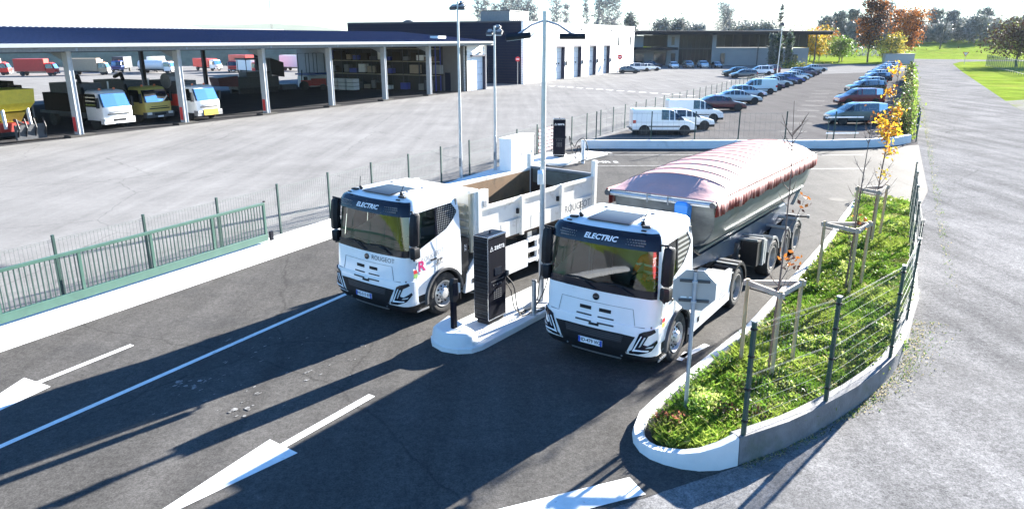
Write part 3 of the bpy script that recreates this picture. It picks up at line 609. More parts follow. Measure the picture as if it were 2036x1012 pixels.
c.bb(.45, 1.2, 2.10, 2.34, .55, 1.75, 'black_plastic'); c.bb(-.9, .3, 2.1, 2.4, .75, 1.5, 'dark_grey'); c.bb(-1.1, 1.1, 7.95, 8.1, .55, .75, 'dark_grey'); c.build('chassis', rg)
t_ = MB(); add_text(t_, 'ZE', .16, lambda x, y: Vector((1.206, 2.22 + y * .6, 1.5 - x * 1.0)), 'ink_white'); t_.build('equipment_mark', rg)
for sg in (1, -1):
    b = MB(); b.prism_x([(2.15, .32), (4.85, .36), (4.85, 1.12), (2.60, 1.12), (2.25, .80)], sg * 1.14, sg * 1.24, 'truck_white'); b.prism_x([(2.3, .38), (4.8, .40), (4.8, 1.06), (2.5, 1.04)], sg * .48, sg * 1.14, 'mid_grey')
    for z in (.45, .75, 1.05): b.bb(min(sg * 1.15, sg * 1.24), max(sg * 1.15, sg * 1.24), 4.9, 5.75, z, z + .1, 'truck_white')
    b.bb(min(sg * 1.15, sg * 1.24), max(sg * 1.15, sg * 1.24), 5.3, 5.36, .4, 1.15, 'truck_white'); b.bb(min(sg * 1.2, sg * 1.245), max(sg * 1.2, sg * 1.245), 2.42, 2.56, .52, .64, 'black_plastic'); b.bb(min(sg * .7, sg * 1.1), max(sg * .7, sg * 1.1), 5.0, 5.5, 1.05, 1.45, 'dark_grey')
    b.bb(min(sg * .98, sg * 1.12), max(sg * .98, sg * 1.12), 5.0, 5.2, 1.12, 1.40, 'cream_white'); b.build('battery_box', rg)
    m = MB(); mudguard(m, sg, 6.35, .62, .70, 1.24, 'black_plastic'); mudguard(m, sg, 7.7, .62, .70, 1.24, 'black_plastic'); m.build('mudguard', rg)
drive_axle(rg, 6.35); drive_axle(rg, 7.70)
bd = MB(); Y0, Y1, ZF, ZT = 2.55, 8.32, 1.46, 2.40
bd.bb(-1.2, 1.2, Y0, Y1, ZF - .12, ZF, 'rust_inside')
bd.bb(-1.17, 1.17, Y0 + .12, Y0 + .16, ZF, ZT + .08, 'rust_inside')
bd.build('bed_floor', rg)
bh = MB(); bh.bb(-1.24, 1.24, 2.56, 2.66, 1.30, 2.90, 'cream_white')
for z in (1.55, 1.75, 1.95, 2.15, 2.35): bh.bb(.30, 1.06, 2.50, 2.56, z, z + .12, 'bed_frame')
for z in (2.28, 2.48): bh.bb(.45, 1.05, 2.38, 2.50, z, z + .05, 'bed_frame')
for x in (-1.2, -.4, .25, 1.1): bh.bb(x, x + .08, 2.48, 2.56, 1.3, 2.9, 'bed_frame')
bh.prism_x([(2.36, 2.84), (2.70, 2.84), (2.70, 2.92), (2.36, 2.92)], -1.25, 1.25, 'cream_white')
bh.build('headboard', rg, bevel=.008)
for sg in (1, -1):
    s = MB(); q = lambda a, b: (min(sg * a, sg * b), max(sg * a, sg * b))
    x0, x1 = q(1.185, 1.205); s.bb(x0, x1, 2.7, 8.3, 1.44, 2.36, 'cream_white')
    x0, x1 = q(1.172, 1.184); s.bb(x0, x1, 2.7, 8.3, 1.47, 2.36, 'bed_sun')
    x0, x1 = q(1.18, 1.26); s.bb(x0, x1, 2.7, 8.3, 2.34, 2.43, 'cream_white'); 
    s.prism_x([(2.7, 1.42), (8.3, 1.42), (8.3, 1.84), (2.7, 1.84)], sg * 1.206, sg * 1.245, 'cream_white')
    for y in (2.78, 4.50, 6.45):
        if y > 3:
            x0, x1 = q(1.2, 1.29); s.bb(x0, x1, y, y + .10, 1.36, 2.45, 'cream_white')
            x0, x1 = q(1.206, 1.27); s.bb(x0, x1, y - .16, y - .10, 1.98, 2.12, 'black_plastic')
    for k in range(8):
        x0, x1 = q(1.246, 1.249); yy = 2.95 + k * .68
        if not (4.4 < yy < 4.7 or 6.3 < yy < 6.6): s.bb(x0, x1, yy, yy + .008, 1.44, 1.82, 'mid_grey')
    s.build('side_board', rg)
    p = MB(); x0, x1 = q(1.12, 1.28); p.bb(x0, x1, 2.66, 2.78, 1.28, 2.86, 'cream_white'); p.bb(*q(1.13, 1.27), 2.78, 3.08, 2.43, 2.86, 'cream_white'); p.bb(*q(1.14, 1.285), 2.86, 3.0, 2.44, 2.60, 'galvanised'); p.build('front_post', rg, bevel=.008)
    p = MB(); x0, x1 = q(1.16, 1.30); p.bb(x0, x1, 8.28, 8.44, 1.25, 2.90, 'cream_white'); p.build('rear_post', rg, bevel=.01)
    t_ = MB(); add_text(t_, 'ROUGEOT', .30, lambda x, y: Vector((sg * 1.2465, 7.42 + sg * x * 1.02, 1.635 + y)), 'mid_grey', bold=.002); t_.build('side_lettering', rg)
tg = MB(); tg.bb(-1.16, 1.16, 8.32, 8.40, 1.42, 2.42, 'rust_inside'); tg.loft([[(x, 8.31, 2.42), (x, 8.42, 2.42), (x, 8.42, 2.50), (x, 8.31, 2.50)] for x in (-1.16, 1.16)], 'mid_grey')
tg.loft([[(x, 8.30 - .10 * (1 - x * x), z) for x in (-1.15, -.6, 0, .6, 1.15)] for z in (1.46, 2.42)], 'tail_grey', False, False); tg.loft([[(x, 8.295 - .10 * (1 - x * x), z) for x in (-1.15, -.6, 0, .6, 1.15)] for z in (1.46, 1.98)], 'rust_inside', False, False); tg.build('tailgate', rg, smooth=40)
# ================================================================ ground, kerbs and markings
FO = Vector((-2.1, 35.3, 0))          # a point of the yard fence; U runs along it, V away from the yard
def sp(u, v, z=0): p = FO + U * u + V * v; return (p.x, p.y, z)
def sheet(name, pts, z, mat, kind='structure'):
    mb = MB(); mb.face([(p[0], p[1], z) for p in pts], mat); me = mb.mesh(name); b = bmesh.new(); b.from_mesh(me); bmesh.ops.triangulate(b, faces=b.faces[:])
    for f in b.faces:
        if f.normal.z < 0: f.normal_flip()
    b.to_mesh(me); b.free(); o = bpy.data.objects.new(name, me); COL.objects.link(o); return tag(o, kind=kind)
g = MB(); g.face([(-2500, -600, 0), (2500, -600, 0), (2500, 3000, 0), (-2500, 3000, 0)], 'grass_field'); tag(g.build('ground'), kind='structure')
sheet('yard', [sp(-54, .6), sp(-54, -190), sp(95, -190), sp(190, -120), sp(190, 20.4), sp(150, 20.4), sp(8, 20.4), sp(8, .6)], .004, 'yard_asphalt')
sheet('car_park', [sp(10, .5), sp(120, .5), sp(150, 20.2), (26.0, 45.9), (23.5, 45.0), (4.6, 45.0)], .008, 'lot_asphalt')
sheet('road', [sp(-47, 31), sp(30, 29.5), sp(60, 28.3), sp(150, 28.4), sp(205, 29), sp(228, 32), sp(240, 42), sp(250, 95), sp(258, 95), sp(258, 18), sp(30, 19.6), sp(7, 19.6), sp(2.5, 18.6), sp(-15, 17.0), (3.3, 10.2), (1.7, 9.3), (-8, 4.6), (-40, -12), (-40, -14), (20, -10)], .012, 'road_asphalt')
sheet('driveway', [sp(-75, .4), sp(10.2, .4), (4.4, 45.0), (23.5, 45.2), (26.0, 46.4), sp(6.5, 19.9), sp(2, 19.5), (16.0, 28.8), (10.4, 17.6), (5.5, 11.4), (3.6, 10.05), (2.0, 9.25), (-1.2, 7.75), (-8, 4.7), (-40, -11)], .016, 'lane_asphalt')
mk = MB()
def strip(p, q, wd, mat='paint_white', z=.0265, taper=None):
    p, q = Vector((*p, 0)), Vector((*q, 0)); n = (q - p).normalized(); n = Vector((-n.y, n.x, 0)) * wd / 2; n2 = n if taper is None else n * taper
    mk.face([tuple(v)[:2] + (z,) for v in (p - n, q - n2, q + n2, p + n)], mat)
strip((-11.4, 5.3), (-4.35, 18.2), .13); strip((-8.40, 14.78), (-9.38, 12.85), .14, taper=1.0); mk.face([(-9.74, 13.16, .0268), (-9.86, 10.3, .0268), (-8.98, 12.78, .0268)][::1], 'paint_white')
strip((-2.66, 12.42), (-3.85, 10.58), .16); mk.face([(-4.09, 10.84, .0268), (-5.35, 8.3, .0268), (-3.50, 10.42, .0268)], 'paint_white')
strip((1.9, 9.52), (-2.6, 7.75), .47)
strip((3.60, 14.12), (4.32, 14.80), .14); strip((3.52, 13.98), (3.78, 14.40), .12); strip((-.3, 17.9), (-1.9, 18.6), .12); strip((-2.2, 16.6), (.2, 20.2), .0)if False else None
for x0, x1, y in ((4.4, 13.6, 42.05), (4.4, 9.6, 38.33), (18.0, 20.5, 42.0), (15.3, 18.5, 37.4)): strip((x0, y), (x1, y + .1), .13, 'paint_worn')
for k in range(15):
    a = Vector((4.2 + k * 1.20, 108.6 - k * 1.42)); strip(a, a + Vector((.75, -.75)), .55, 'paint_white', .0085)
for k in range(9):
    y = 53.5 + k * 5.4; strip((19.5 + k * 2.5, y), (21.6 + k * 2.5, y - .1), .12, 'paint_worn', .0125)
mko = mk.build('road_marking'); tag(mko, kind='structure')
ps = MB(); rr = random.Random(11)
def blot(x, y, r, n=7, sx=1, z=.0272):
    ph = rr.uniform(0, 6); a = rr.uniform(0, 3)
    pts = []
    for k in range(14):
        t = 2 * pi * k / 14; q = r * (.55 + .45 * rr.random()); px_, py_ = cos(t) * q * sx, sin(t) * q; pts.append((x + px_ * cos(.93) - py_ * sin(.93), y + px_ * sin(.93) + py_ * cos(.93), z))
    ps.face(pts, 'paint_worn')
for x, y, r, sx in ((-6.45, 12.95, .12, 2.0), (-6.25, 12.80, .11, 1.6), (-6.05, 13.05, .04, 3), (-4.93, 11.82, .12, 1.5), (-5.0, 12.15, .03, 2), (-4.85, 12.5, .03, 6), (-4.1, 13.4, .04, 3), (-3.3, 14.75, .03, 4), (-6.0, 13.9, .03, 4)):
    for q in range(5): blot(x + rr.gauss(0, r * .9), y + rr.gauss(0, r * .9), r * rr.uniform(.25, .6), sx=sx * .7)
for k in range(60): blot(rr.uniform(-6.6, -3.2), rr.uniform(11.6, 15.4), rr.uniform(.006, .022), sx=rr.uniform(1, 4))
tag(ps.build('paint_stain'), kind='structure')
tm = MB(); add_text(tm, 'PMR', .55, lambda x, y: Vector((5.3 + x * 1.2, 42.9 + y, .0270)), 'paint_white', bold=.02); add_text(tm, 'PMR 2', .55, lambda x, y: Vector((5.1 + x * 1.0, 39.6 + y, .0270)), 'paint_white', bold=.02); tag(tm.build('bay_marking'), kind='structure')
mh = MB(); mh.lathe([(0, .36), (.004, .36)], (13.7, 29.9, .0175), (0, 0, 1), 'rear_dark', 24); tag(mh.build('manhole_cover'), 'round dark manhole cover flush in the asphalt behind the silver trailer', 'manhole cover')
# ---- concrete apron under the gate
ap = MB(); sec = ((.35, .0), (.35, .17), (1.66, .19), (1.86, .0))
for u0 in range(-52, 8, 4):
    ap.loft([[sp(u, v, z) for v, z in sec] for u in (u0 + .012, u0 + 3.988)], 'concrete_white', False)
tag(ap.build('concrete_apron'), kind='structure')
# ---- blue-white low wall of the car park
def wall_path(mb, pts, hs, th, mat, side=1, bev=.04):
    rings = []
    for i, (x, y) in enumerate(pts):
        a = Vector(pts[max(0, i - 1)]); b = Vector(pts[min(len(pts) - 1, i + 1)]); d = (b - a).normalized(); n = Vector((-d.y, d.x)) * side
        h = hs[i] if isinstance(hs, (list, tuple)) else hs
        rings.append([(x, y, 0), (x + n.x * .02, y + n.y * .02, h - bev), (x + n.x * bev, y + n.y * bev, h), (x + n.x * (th - bev), y + n.y * (th - bev), h), (x + n.x * th, y + n.y * th, h - bev), (x + n.x * th, y + n.y * th, 0)])
    mb.loft(rings, mat)
lw = MB(); wall_path(lw, [(4.3, 44.75), (10, 44.65), (16, 44.7), (20, 44.8), (22.5, 45.25), (24.6, 46.2), (26.1, 47.5)], .52, .36, 'concrete_white'); tag(lw.build('low_wall', smooth=30), 'long low white concrete wall at the near end of the car park', 'wall')
# ---- yard fence: posts and welded mesh
def fence_panel(mb, a, b, z0, z1, st=.10, r=.0032, rows=None, mat='mesh_grey'):
    a, b = Vector(a), Vector(b); d = b - a; L_ = d.length; n = int(L_ / st); ang = atan2(d.y, d.x)
    for k in range(1, n):
        p = a + d * (k / n); mb.box((p.x, p.y, (z0 + z1) / 2), (r * 2, r * 2, z1 - z0), mat, rz=ang)
    for z in rows or [z0 + (z1 - z0) * q for q in (0, .03, .3, .33, .62, .65, .97, 1)]: mb.box(((a.x + b.x) / 2, (a.y + b.y) / 2, z), (L_, r * 2.4, r * 2.4), mat, rz=ang)
yf = thing('yard_fence', 'long green post and grey mesh fence dividing the big yard from the driveway', 'fence', sp(0, 0))
NPOST = 46; US = [-30.2 + 2.52 * k for k in range(NPOST)]
for k, u in enumerate(US):
    mb = MB(); mb.X = Matrix.Translation(-FO); p = sp(u, 0); mb.box((p[0], p[1], .90), (.06, .06, 1.80), 'fence_green', rz=-SITE); mb.build('post', yf, weld=False)
    if k:
        mb = MB(); mb.X = Matrix.Translation(-FO); fence_panel(mb, sp(US[k - 1] + .03, 0), sp(u - .03, 0), .12, 1.68, st=.10 if u < 10 else .2); mb.build('mesh_panel', yf, weld=False)
# ---- sliding gate
gt = thing('sliding_gate', 'long green barred sliding gate standing open along the white apron', 'gate', sp(-13.9, .76))
def gp(u, z, v=.76): p = Vector(sp(u, v)) - Vector(sp(-13.9, .76)); return Vector((p.x, p.y, z))
mb = MB(); mb.box((gp(-20.9, .36)), (.10, 14.0, .22), 'gate_green', rz=-SITE); mb.build('bottom_beam', gt, bevel=.008)
mb = MB(); mb.box((gp(-20.9, 1.46)), (.07, 14.0, .08), 'gate_green', rz=-SITE); mb.build('top_rail', gt, bevel=.006)
for u in (-13.94, -15.96, -18.0, -20.0, -22.0, -24.0, -26.0):
    mb = MB(); mb.box((gp(u, .945)), (.065, .075, .94), 'gate_green', rz=-SITE); mb.build('upright', gt)
mb = MB(); u = -14.1
while u > -27.8: mb.box(gp(u, .945), (.022, .022, .94), 'fence_green', rz=-SITE); u -= .118
mb.build('infill_bars', gt, weld=False)
mb = MB(); mb.box(gp(-13.72, .36), (.08, .12, .30), 'anthracite', rz=-SITE); mb.box(gp(-13.9, 1.52), (.05, .06, .05), 'black_plastic', rz=-SITE); mb.build('roller_bracket', gt)
# ================================================================ planter
def arc(c, r, a0, a1, n): return [(c[0] + cos(radians(a0 + (a1 - a0) * k / n)) * r, c[1] + sin(radians(a0 + (a1 - a0) * k / n)) * r) for k in range(n + 1)]
KERB = [(14.6, 30.1), (13.9, 29.0), (12.3, 26.4), (10.71, 23.73), (8.72, 20.66), (7.0, 18.05), (5.44, 15.72), (4.03, 13.94), (3.2, 12.9), (2.65, 12.18), (2.25, 11.6), (2.06, 11.06), (2.03, 10.75), (2.09, 10.46), (2.22, 10.25), (2.42, 10.09), (2.66, 9.97), (2.93, 9.91), (3.25, 9.93), (3.58, 10.06)]
KH = [.13] * 9 + [.13, .135, .15, .16, .18, .20, .23, .27, .33, .42, .50]
WALLP = [(3.60, 10.08), (4.05, 10.32), (4.55, 10.60), (5.05, 10.95), (5.56, 11.34), (6.25, 11.90), (6.95, 12.55), (7.7, 13.35), (8.35, 14.2), (9.0, 15.2), (9.7, 16.35), (10.6, 17.75)]
WH = [.50, .50, .49, .48, .47, .45, .43, .40, .38, .35, .32, .28]
KERB2 = [(10.55, 17.72), (11.6, 19.75), (13.0, 22.4), (14.4, 24.95), (15.6, 27.3), (16.1, 28.7)]
mb = MB(); wall_path(mb, KERB, KH, .20, 'concrete_white', side=1, bev=.03)
mb.build('kerb', smooth=35); kerb = bpy.data.objects['kerb']; tag(kerb, kind='structure')
mb = MB(); wall_path(mb, KERB2, .24, .14, 'concrete_white', side=1); tag(mb.build('rear_kerb', smooth=35), kind='structure')
mb = MB(); wall_path(mb, WALLP, WH, .24, 'concrete_dark', side=1, bev=.015); tag(mb.build('planter_wall', smooth=35), 'curved dark grey concrete retaining wall of the planted bed', 'wall')
INNER = [(14.55, 29.75), (12.62, 26.2), (11.05, 23.52), (9.06, 20.43), (5.78, 15.47), (4.38, 13.7), (3.0, 11.97), (2.38, 11.0), (2.38, 10.66), (2.56, 10.38), (2.96, 10.22), (3.5, 10.34), (4.45, 10.8), (5.4, 11.5), (6.8, 12.75), (8.15, 14.3), (9.5, 16.45), (10.45, 17.85), (11.45, 19.85), (12.86, 22.5), (14.26, 25.05), (15.45, 27.4), (15.9, 28.6)]
sl = MB(); sl.prism([(x, y) for x, y in INNER], 0.02, .16, 'verge_soil'); tag(sl.build('planting_bed'), kind='structure')
def inside(x, y, P):
    c = False; j = len(P) - 1
    for i in range(len(P)):
        if (P[i][1] > y) != (P[j][1] > y) and x < (P[j][0] - P[i][0]) * (y - P[i][1]) / (P[j][1] - P[i][1]) + P[i][0]: c = not c
        j = i
    return c
def soil_z(x, y): return .16
rr = random.Random(5); gm = MB(); wm = MB()
from mathutils import noise as mn
def blade(mb, x, y, z, h, wd, mat, lean):
    a = rr.uniform(0, 2 * pi); dx, dy = cos(a), sin(a); b = rr.uniform(0, 2 * pi); lx, ly = cos(b) * lean * h, sin(b) * lean * h
    mb.face([(x - dx * wd, y - dy * wd, z), (x + dx * wd, y + dy * wd, z), (x + lx * .4 + dx * wd * .7, y + ly * .4 + dy * wd * .7, z + h * .6), (x + lx, y + ly, z + h)], mat)
def leafq(mb, c, s_, mat, r=rr):
    n = Vector((r.uniform(-1, 1), r.uniform(-1, 1), r.uniform(-.3, 1))).normalized(); t = n.orthogonal().normalized(); t.rotate(Matrix.Rotation(r.uniform(0, 6.28), 3, n)); b_ = n.cross(t)
    c = Vector(c); mb.face([c - t * s_, c - b_ * s_ * .55, c + t * s_, c + b_ * s_ * .55], mat)
cnt = 0
while cnt < 15000:
    x, y = rr.uniform(2, 16), rr.uniform(10, 30)
    if not inside(x, y, INNER): continue
    near = max(.25, min(1, 15 / max(y, 10)) ** 1.6)
    if rr.random() > near: continue
    cnt += 1; q = mn.noise((x * .55, y * .55, 0)); q2 = mn.noise((x * 1.7, y * 1.7, 5))
    mat = 'leaf_bright' if q + rr.uniform(-.25, .25) > .05 else ('leaf_green' if q2 > -.15 else 'leaf_olive')
    if rr.random() < .05: mat = 'straw'
    h = .07 + .10 * max(0, .5 + q) + rr.uniform(0, .07)
    for k in range(4): blade(gm, x + rr.uniform(-.06, .06), y + rr.uniform(-.06, .06), .155, h * rr.uniform(.6, 1.2), rr.uniform(.004, .009), mat, rr.uniform(.4, 1.3))
    if q2 > .0 and rr.random() < .55:
        for k in range(3): leafq(wm, (x + rr.gauss(0, .07), y + rr.gauss(0, .07), .16 + rr.uniform(.01, h * .9)), rr.uniform(.012, .028), mat if mat != 'straw' else 'leaf_green')
tag(gm.build('grass', weld=False), kind='stuff')
cnt = 0; spots = []
while cnt < 230:
    x, y = rr.uniform(2, 16), rr.uniform(10, 30)
    if not inside(x, y, INNER): continue
    q = mn.noise((x * .4 + 9, y * .4, 0)); rightness = (x - 2) - (y - 10) * .55
    if q + rightness * .09 + rr.uniform(-.3, .3) < .12: continue
    cnt += 1; spots.append((x, y, rr.uniform(.12, .34), rr.choice(['leaf_green', 'leaf_green', 'leaf_bright', 'leaf_dark', 'leaf_pale'])))
spots += [(3.35, 11.75, .36, 'leaf_pale'), (3.5, 11.6, .38, 'leaf_pale'), (3.2, 11.45, .3, 'leaf_green'), (2.75, 11.0, .2, 'leaf_red'), (2.9, 11.2, .2, 'leaf_red'), (2.6, 11.25, .16, 'leaf_red'), (3.7, 11.3, .3, 'leaf_rust'), (4.3, 11.25, .26, 'leaf_rust')]
for x, y, r, mat in spots:
    for k in range(int(150 * (r / .3) ** 1.5) + 25):
        t = rr.uniform(0, 6.28); d = r * rr.random() ** .6; zz = .17 + r * 1.05 * rr.random() * (1 - (d / r) ** 2 * .7)
        leafq(wm, (x + cos(t) * d, y + sin(t) * d, zz), rr.uniform(.022, .05), mat if rr.random() > .2 else 'leaf_green')
tag(wm.build('weeds', weld=False), kind='stuff')
# weeds that creep along the road side of the wall
rw = MB()
for k in range(2600):
    i = rr.random() * 10 ; a = Vector(WALLP[int(i)] if i < 10 else WALLP[10]); b = Vector(WALLP[min(int(i) + 1, 11)]); p = a + (b - a) * (i - int(i)); d = (b - a).normalized(); n = Vector((d.y, -d.x)); wmax = .12 + .55 * max(0, (i - 4.5) / 6)
    if i < 4.2 and rr.random() < .6: continue
    p += n * abs(rr.gauss(0, wmax * .6)); blade(rw, p.x, p.y, .01, rr.uniform(.01, .045), rr.uniform(.005, .012), rr.choice(['leaf_olive', 'straw', 'straw', 'leaf_green']), 1.2)
for k in range(2200):
    u = rr.uniform(-8, 60); v = 20.2 + abs(rr.gauss(0, .16)) - .1; p = sp(u, v); 
    if rr.random() < .5: blade(rw, p[0], p[1], .01, rr.uniform(.02, .07), rr.uniform(.006, .015), rr.choice(['leaf_olive', 'leaf_green', 'straw']), 1.0)
tag(rw.build('verge_weeds', weld=False), kind='stuff')
# ---- planter fence
FP = [(3.66, 10.18), (5.46, 11.36), (7.56, 13.3), (9.05, 15.5), (10.25, 17.55), (11.45, 19.9), (12.65, 22.2), (13.95, 24.65), (15.05, 26.75)]
FB = [.5, .47, .40, .34, .26, .22, .22, .22, .22]
pf = thing('planter_fence', 'dark green post and wire mesh fence on the curved wall of the planted bed', 'fence', (*FP[0], 0)); off = Matrix.Translation((-FP[0][0], -FP[0][1], 0))
for k, (x, y) in enumerate(FP):
    mb = MB(); mb.X = off; nx = FP[min(k + 1, len(FP) - 1)]; pv = FP[max(k - 1, 0)]; a = atan2(nx[1] - pv[1], nx[0] - pv[0])
    mb.box((x, y, FB[k] + .95), (.058, .058, 1.94), 'fence_green', rz=a); mb.box((x, y, FB[k] + 1.925), (.075, .075, .02), 'galvanised', rz=a)
    for z in (.25, .8, 1.35, 1.8): mb.box((x, y, FB[k] + z), (.078, .078, .035), 'black_plastic', rz=a)
    mb.build('post', pf)
    if k:
        p0 = FP[k - 1]; mb = MB(); mb.X = off; z0 = (FB[k] + FB[k - 1]) / 2 + .03
        fence_panel(mb, (*p0, 0), (x, y, 0), z0, z0 + 1.85, st=.08, r=.0012, mat='mesh_grey', rows=[z0 + q for q in (0, .02, .25, .5, .75, 1.0, 1.02, 1.25, 1.5, 1.75, 1.83, 1.85)]); mb.build('mesh_panel', pf, weld=False)
# ---- timber tree stakes and young trees
FR = [[(4.65, 13.53), (5.04, 12.80), (5.70, 13.5)], [(8.11, 18.24), (8.63, 17.51), (9.28, 18.24)], [(11.11, 22.9), (11.47, 22.26), (12.2, 23.2)]]
FL = ['weathered timber tripod stake frame nearest the stop sign', 'weathered timber tripod stake frame in the middle of the planted bed', 'weathered timber tripod stake frame at the far end of the planted bed']
for k, f3 in enumerate(FR):
    c = [sum(p[i] for p in f3) / 3 for i in (0, 1)]; t = thing('tree_stake_frame', FL[k], 'stake frame', (c[0], c[1], 0), 0, 'timber stake frames round the young trees')
    L3 = [Vector((x - c[0], y - c[1], 0)) for x, y in f3]
    for p in L3: mb = MB(); mb.tube([p * .98 + Vector((0, 0, .05)), p + Vector((0, 0, 1.98))], .042, 'wood', 8); mb.build('stake', t, smooth=50)
    for i in range(3):
        a, b = L3[i], L3[(i + 1) % 3]; d = (b - a).normalized() * .08; mb = MB(); q = (a + b) / 2; mb.box((q.x, q.y, 1.90), ((b - a).length + .16, .045, .10), 'wood_grey', rz=atan2(b.y - a.y, b.x - a.x)); mb.build('rail', t)
    mb = MB(); mb.tube([L3[0] + Vector((0, 0, 1.80)), Vector((.05, .0, 1.70)), (L3[1] + L3[2]) / 2 + Vector((0, 0, 1.78))], .015, 'rubber', 5); mb.build('strap', t)
def young_tree(name, label, base, pts, r0, nb, leaves, mats, seed):
    r = random.Random(seed); t = thing(name, label, 'young tree', (*base, .15), 0); mb = MB(); P = [Vector(p) for p in pts]; n = len(P)
    mb.tube(P, [r0 * (1 - .85 * i / (n - 1)) for i in range(n)], 'twig', 8); tips = []
    H = P[-1].z
    for k in range(nb):
        q = r.uniform(.18, .95); z = H * q; i = max(j for j in range(n - 1) if P[j].z <= z); a = P[i] + (P[i + 1] - P[i]) * ((z - P[i].z) / (P[i + 1].z - P[i].z)); an = r.uniform(0, 6.28); L_ = r.uniform(.25, .7) * (1.1 - q * .6)
        b = a + Vector((cos(an) * L_ * .5, sin(an) * L_ * .5, L_ * .5)); c = b + Vector((cos(an) * L_ * .35, sin(an) * L_ * .35, L_ * .6)); mb.tube([a, b, c], [.010, .007, .003], 'twig', 5); tips += [(b + c) / 2, c, b]
        for s_ in (-1, 1): d = b + Vector((cos(an + s_ * .9) * L_ * .3, sin(an + s_ * .9) * L_ * .3, L_ * .25)); mb.tube([b, d], [.005, .002], 'twig', 4); tips.append(d)
    mb.build('trunk', t, smooth=60); lm = MB()
    for z0, z1, num in leaves:
        C = [q for q in tips if z0 <= q.z <= z1] or tips
        cl = [r.choice(C) for _ in range(max(1, num // 22))]
        for k in range(num):
            c = r.choice(cl) + Vector((r.gauss(0, .10), r.gauss(0, .10), r.gauss(0, .10))); leafq(lm, c, r.uniform(.035, .07), r.choice(mats), r)
    lm.build('leaves', t, weld=False); return t
young_tree('young_tree', 'bare whip of a young tree with a few orange leaves in the nearest stake frame', (5.02, 12.95), [(0, 0, 0), (.02, .02, 1.2), (.06, .05, 2.6), (.05, .08, 4.0), (-.02, .12, 5.3)], .028, 16, [(.8, 2.4, 30), (3, 4, 14)], ['leaf_orange', 'leaf_rust'], 4)
young_tree('young_tree', 'leafless young tree with upright twigs in the middle stake frame', (8.75, 17.98), [(0, 0, 0), (.03, 0, 1.2), (.06, .03, 2.4), (.10, .05, 3.6), (.14, .1, 4.5)], .03, 22, [(1.5, 3, 26), (3, 5, 12)], ['leaf_orange', 'leaf_rust'], 8)
young_tree('young_tree', 'young tree with golden yellow leaves in the farthest stake frame', (11.65, 22.75), [(0, 0, 0), (.03, .02, 1.4), (.10, .03, 2.8), (.14, .05, 4.2), (.18, .05, 5.7)], .032, 30, [(2.7, 4.6, 330), (3.2, 4.2, 240), (4.6, 6, 110), (1.8, 2.7, 26)], ['leaf_yellow', 'leaf_yellow', 'leaf_gold', 'leaf_orange'], 12)
# ---- stop sign seen from behind
sg_ = thing('stop_sign', 'grey back of an octagonal road sign on a galvanised post in the planted bed', 'road sign', (3.08, 11.55, .15), radians(-12))
mb = MB(); mb.tube([(0, 0, 0), (0, 0, 2.62)], .034, 'steel_blue', 12); mb.lathe([(0, .036), (.02, .03)], (0, 0, 2.62), (0, 0, 1), 'black_plastic', 10); mb.build('post', sg_, smooth=40)
mb = MB(); R_ = .385
oc = [(cos(radians(22.5 + 45 * k)) * R_, sin(radians(22.5 + 45 * k)) * R_ + 2.27) for k in range(8)]
f_ = [mb.av((x, .045, z)) for x, z in oc]; b_ = [mb.av((x, .060, z)) for x, z in oc]; mb.f.append(f_); mb.m.append('sign_grey'); mb.f.append(b_); mb.m.append('sign_red')
for k in range(8): mb.f.append([f_[k], f_[(k + 1) % 8], b_[(k + 1) % 8], b_[k]]); mb.m.append('galvanised')
add_text(mb, 'STOP', .26, lambda x, y: Vector((-x, .062, 2.27 + y)), 'ink_white', bold=.006)
for x in (-.12, .02): mb.box((x - .05, .043, 2.14), (.10, .004, .02), 'plate_white')
mb.build('panel', sg_)
for z in (2.44, 2.09): mb = MB(); mb.box((0, .03, z), (.50, .035, .045), 'dark_grey'); mb.box((0, -.02, z), (.09, .05, .04), 'steel_blue'); mb.build('bracket', sg_)
# ================================================================ charging islands
AX = Vector((sin(radians(36)), cos(radians(36)), 0)); RX = Vector((cos(radians(36)), -sin(radians(36)), 0))
def island(o, L_, wl, wr, nose=True):
    P = lambda a, r: (o[0] + AX.x * a + RX.x * r, o[1] + AX.y * a + RX.y * r)
    pts = [P(L_, -wl), P(.5, -wl), P(.2, -wl + .08), P(.0, -wl + .30), P(-.10, (wr - wl) / 2), P(.0, wr - .30), P(.2, wr - .08), P(.5, wr), P(L_, wr)]
    mb = MB(); k = .93; c = P(L_ / 2, (wr - wl) / 2)
    top = [(c[0] + (x - c[0]) * .985, c[1] + (y - c[1]) * .985) for x, y in pts]
    mb.loft([[(x, y, 0) for x, y in pts], [(x, y, .12) for x, y in pts], [(x, y, .15) for x, y in top]], 'concrete_white'); return mb, P
mb, P1 = island((-1.50, 14.55), 9.0, .62, .72); tag(mb.build('charging_island'), kind='structure')
nb = MB(); o = [P1(.85, -.60), P1(.25, -.58), P1(.02, -.32), P1(-.09, .05), P1(.02, .42), P1(.25, .66), P1(.55, .58)]
c0 = P1(.32, .02); tp_ = [(c0[0] + (x - c0[0]) * .74, c0[1] + (y - c0[1]) * .74) for x, y in o]
nb.loft([[(x, y, .02) for x, y in o], [(x, y, .34) for x, y in [(c0[0] + (x - c0[0]) * .88, c0[1] + (y - c0[1]) * .88) for x, y in o]], [(x, y, .42 if i > 0 else .48) for i, (x, y) in enumerate(tp_)]], 'concrete_white'); tag(nb.build('island_nose', smooth=50), kind='structure')
mb, P2 = island((2.05, 38.6), 5.0, .62, .72); tag(mb.build('far_charging_island'), kind='structure')
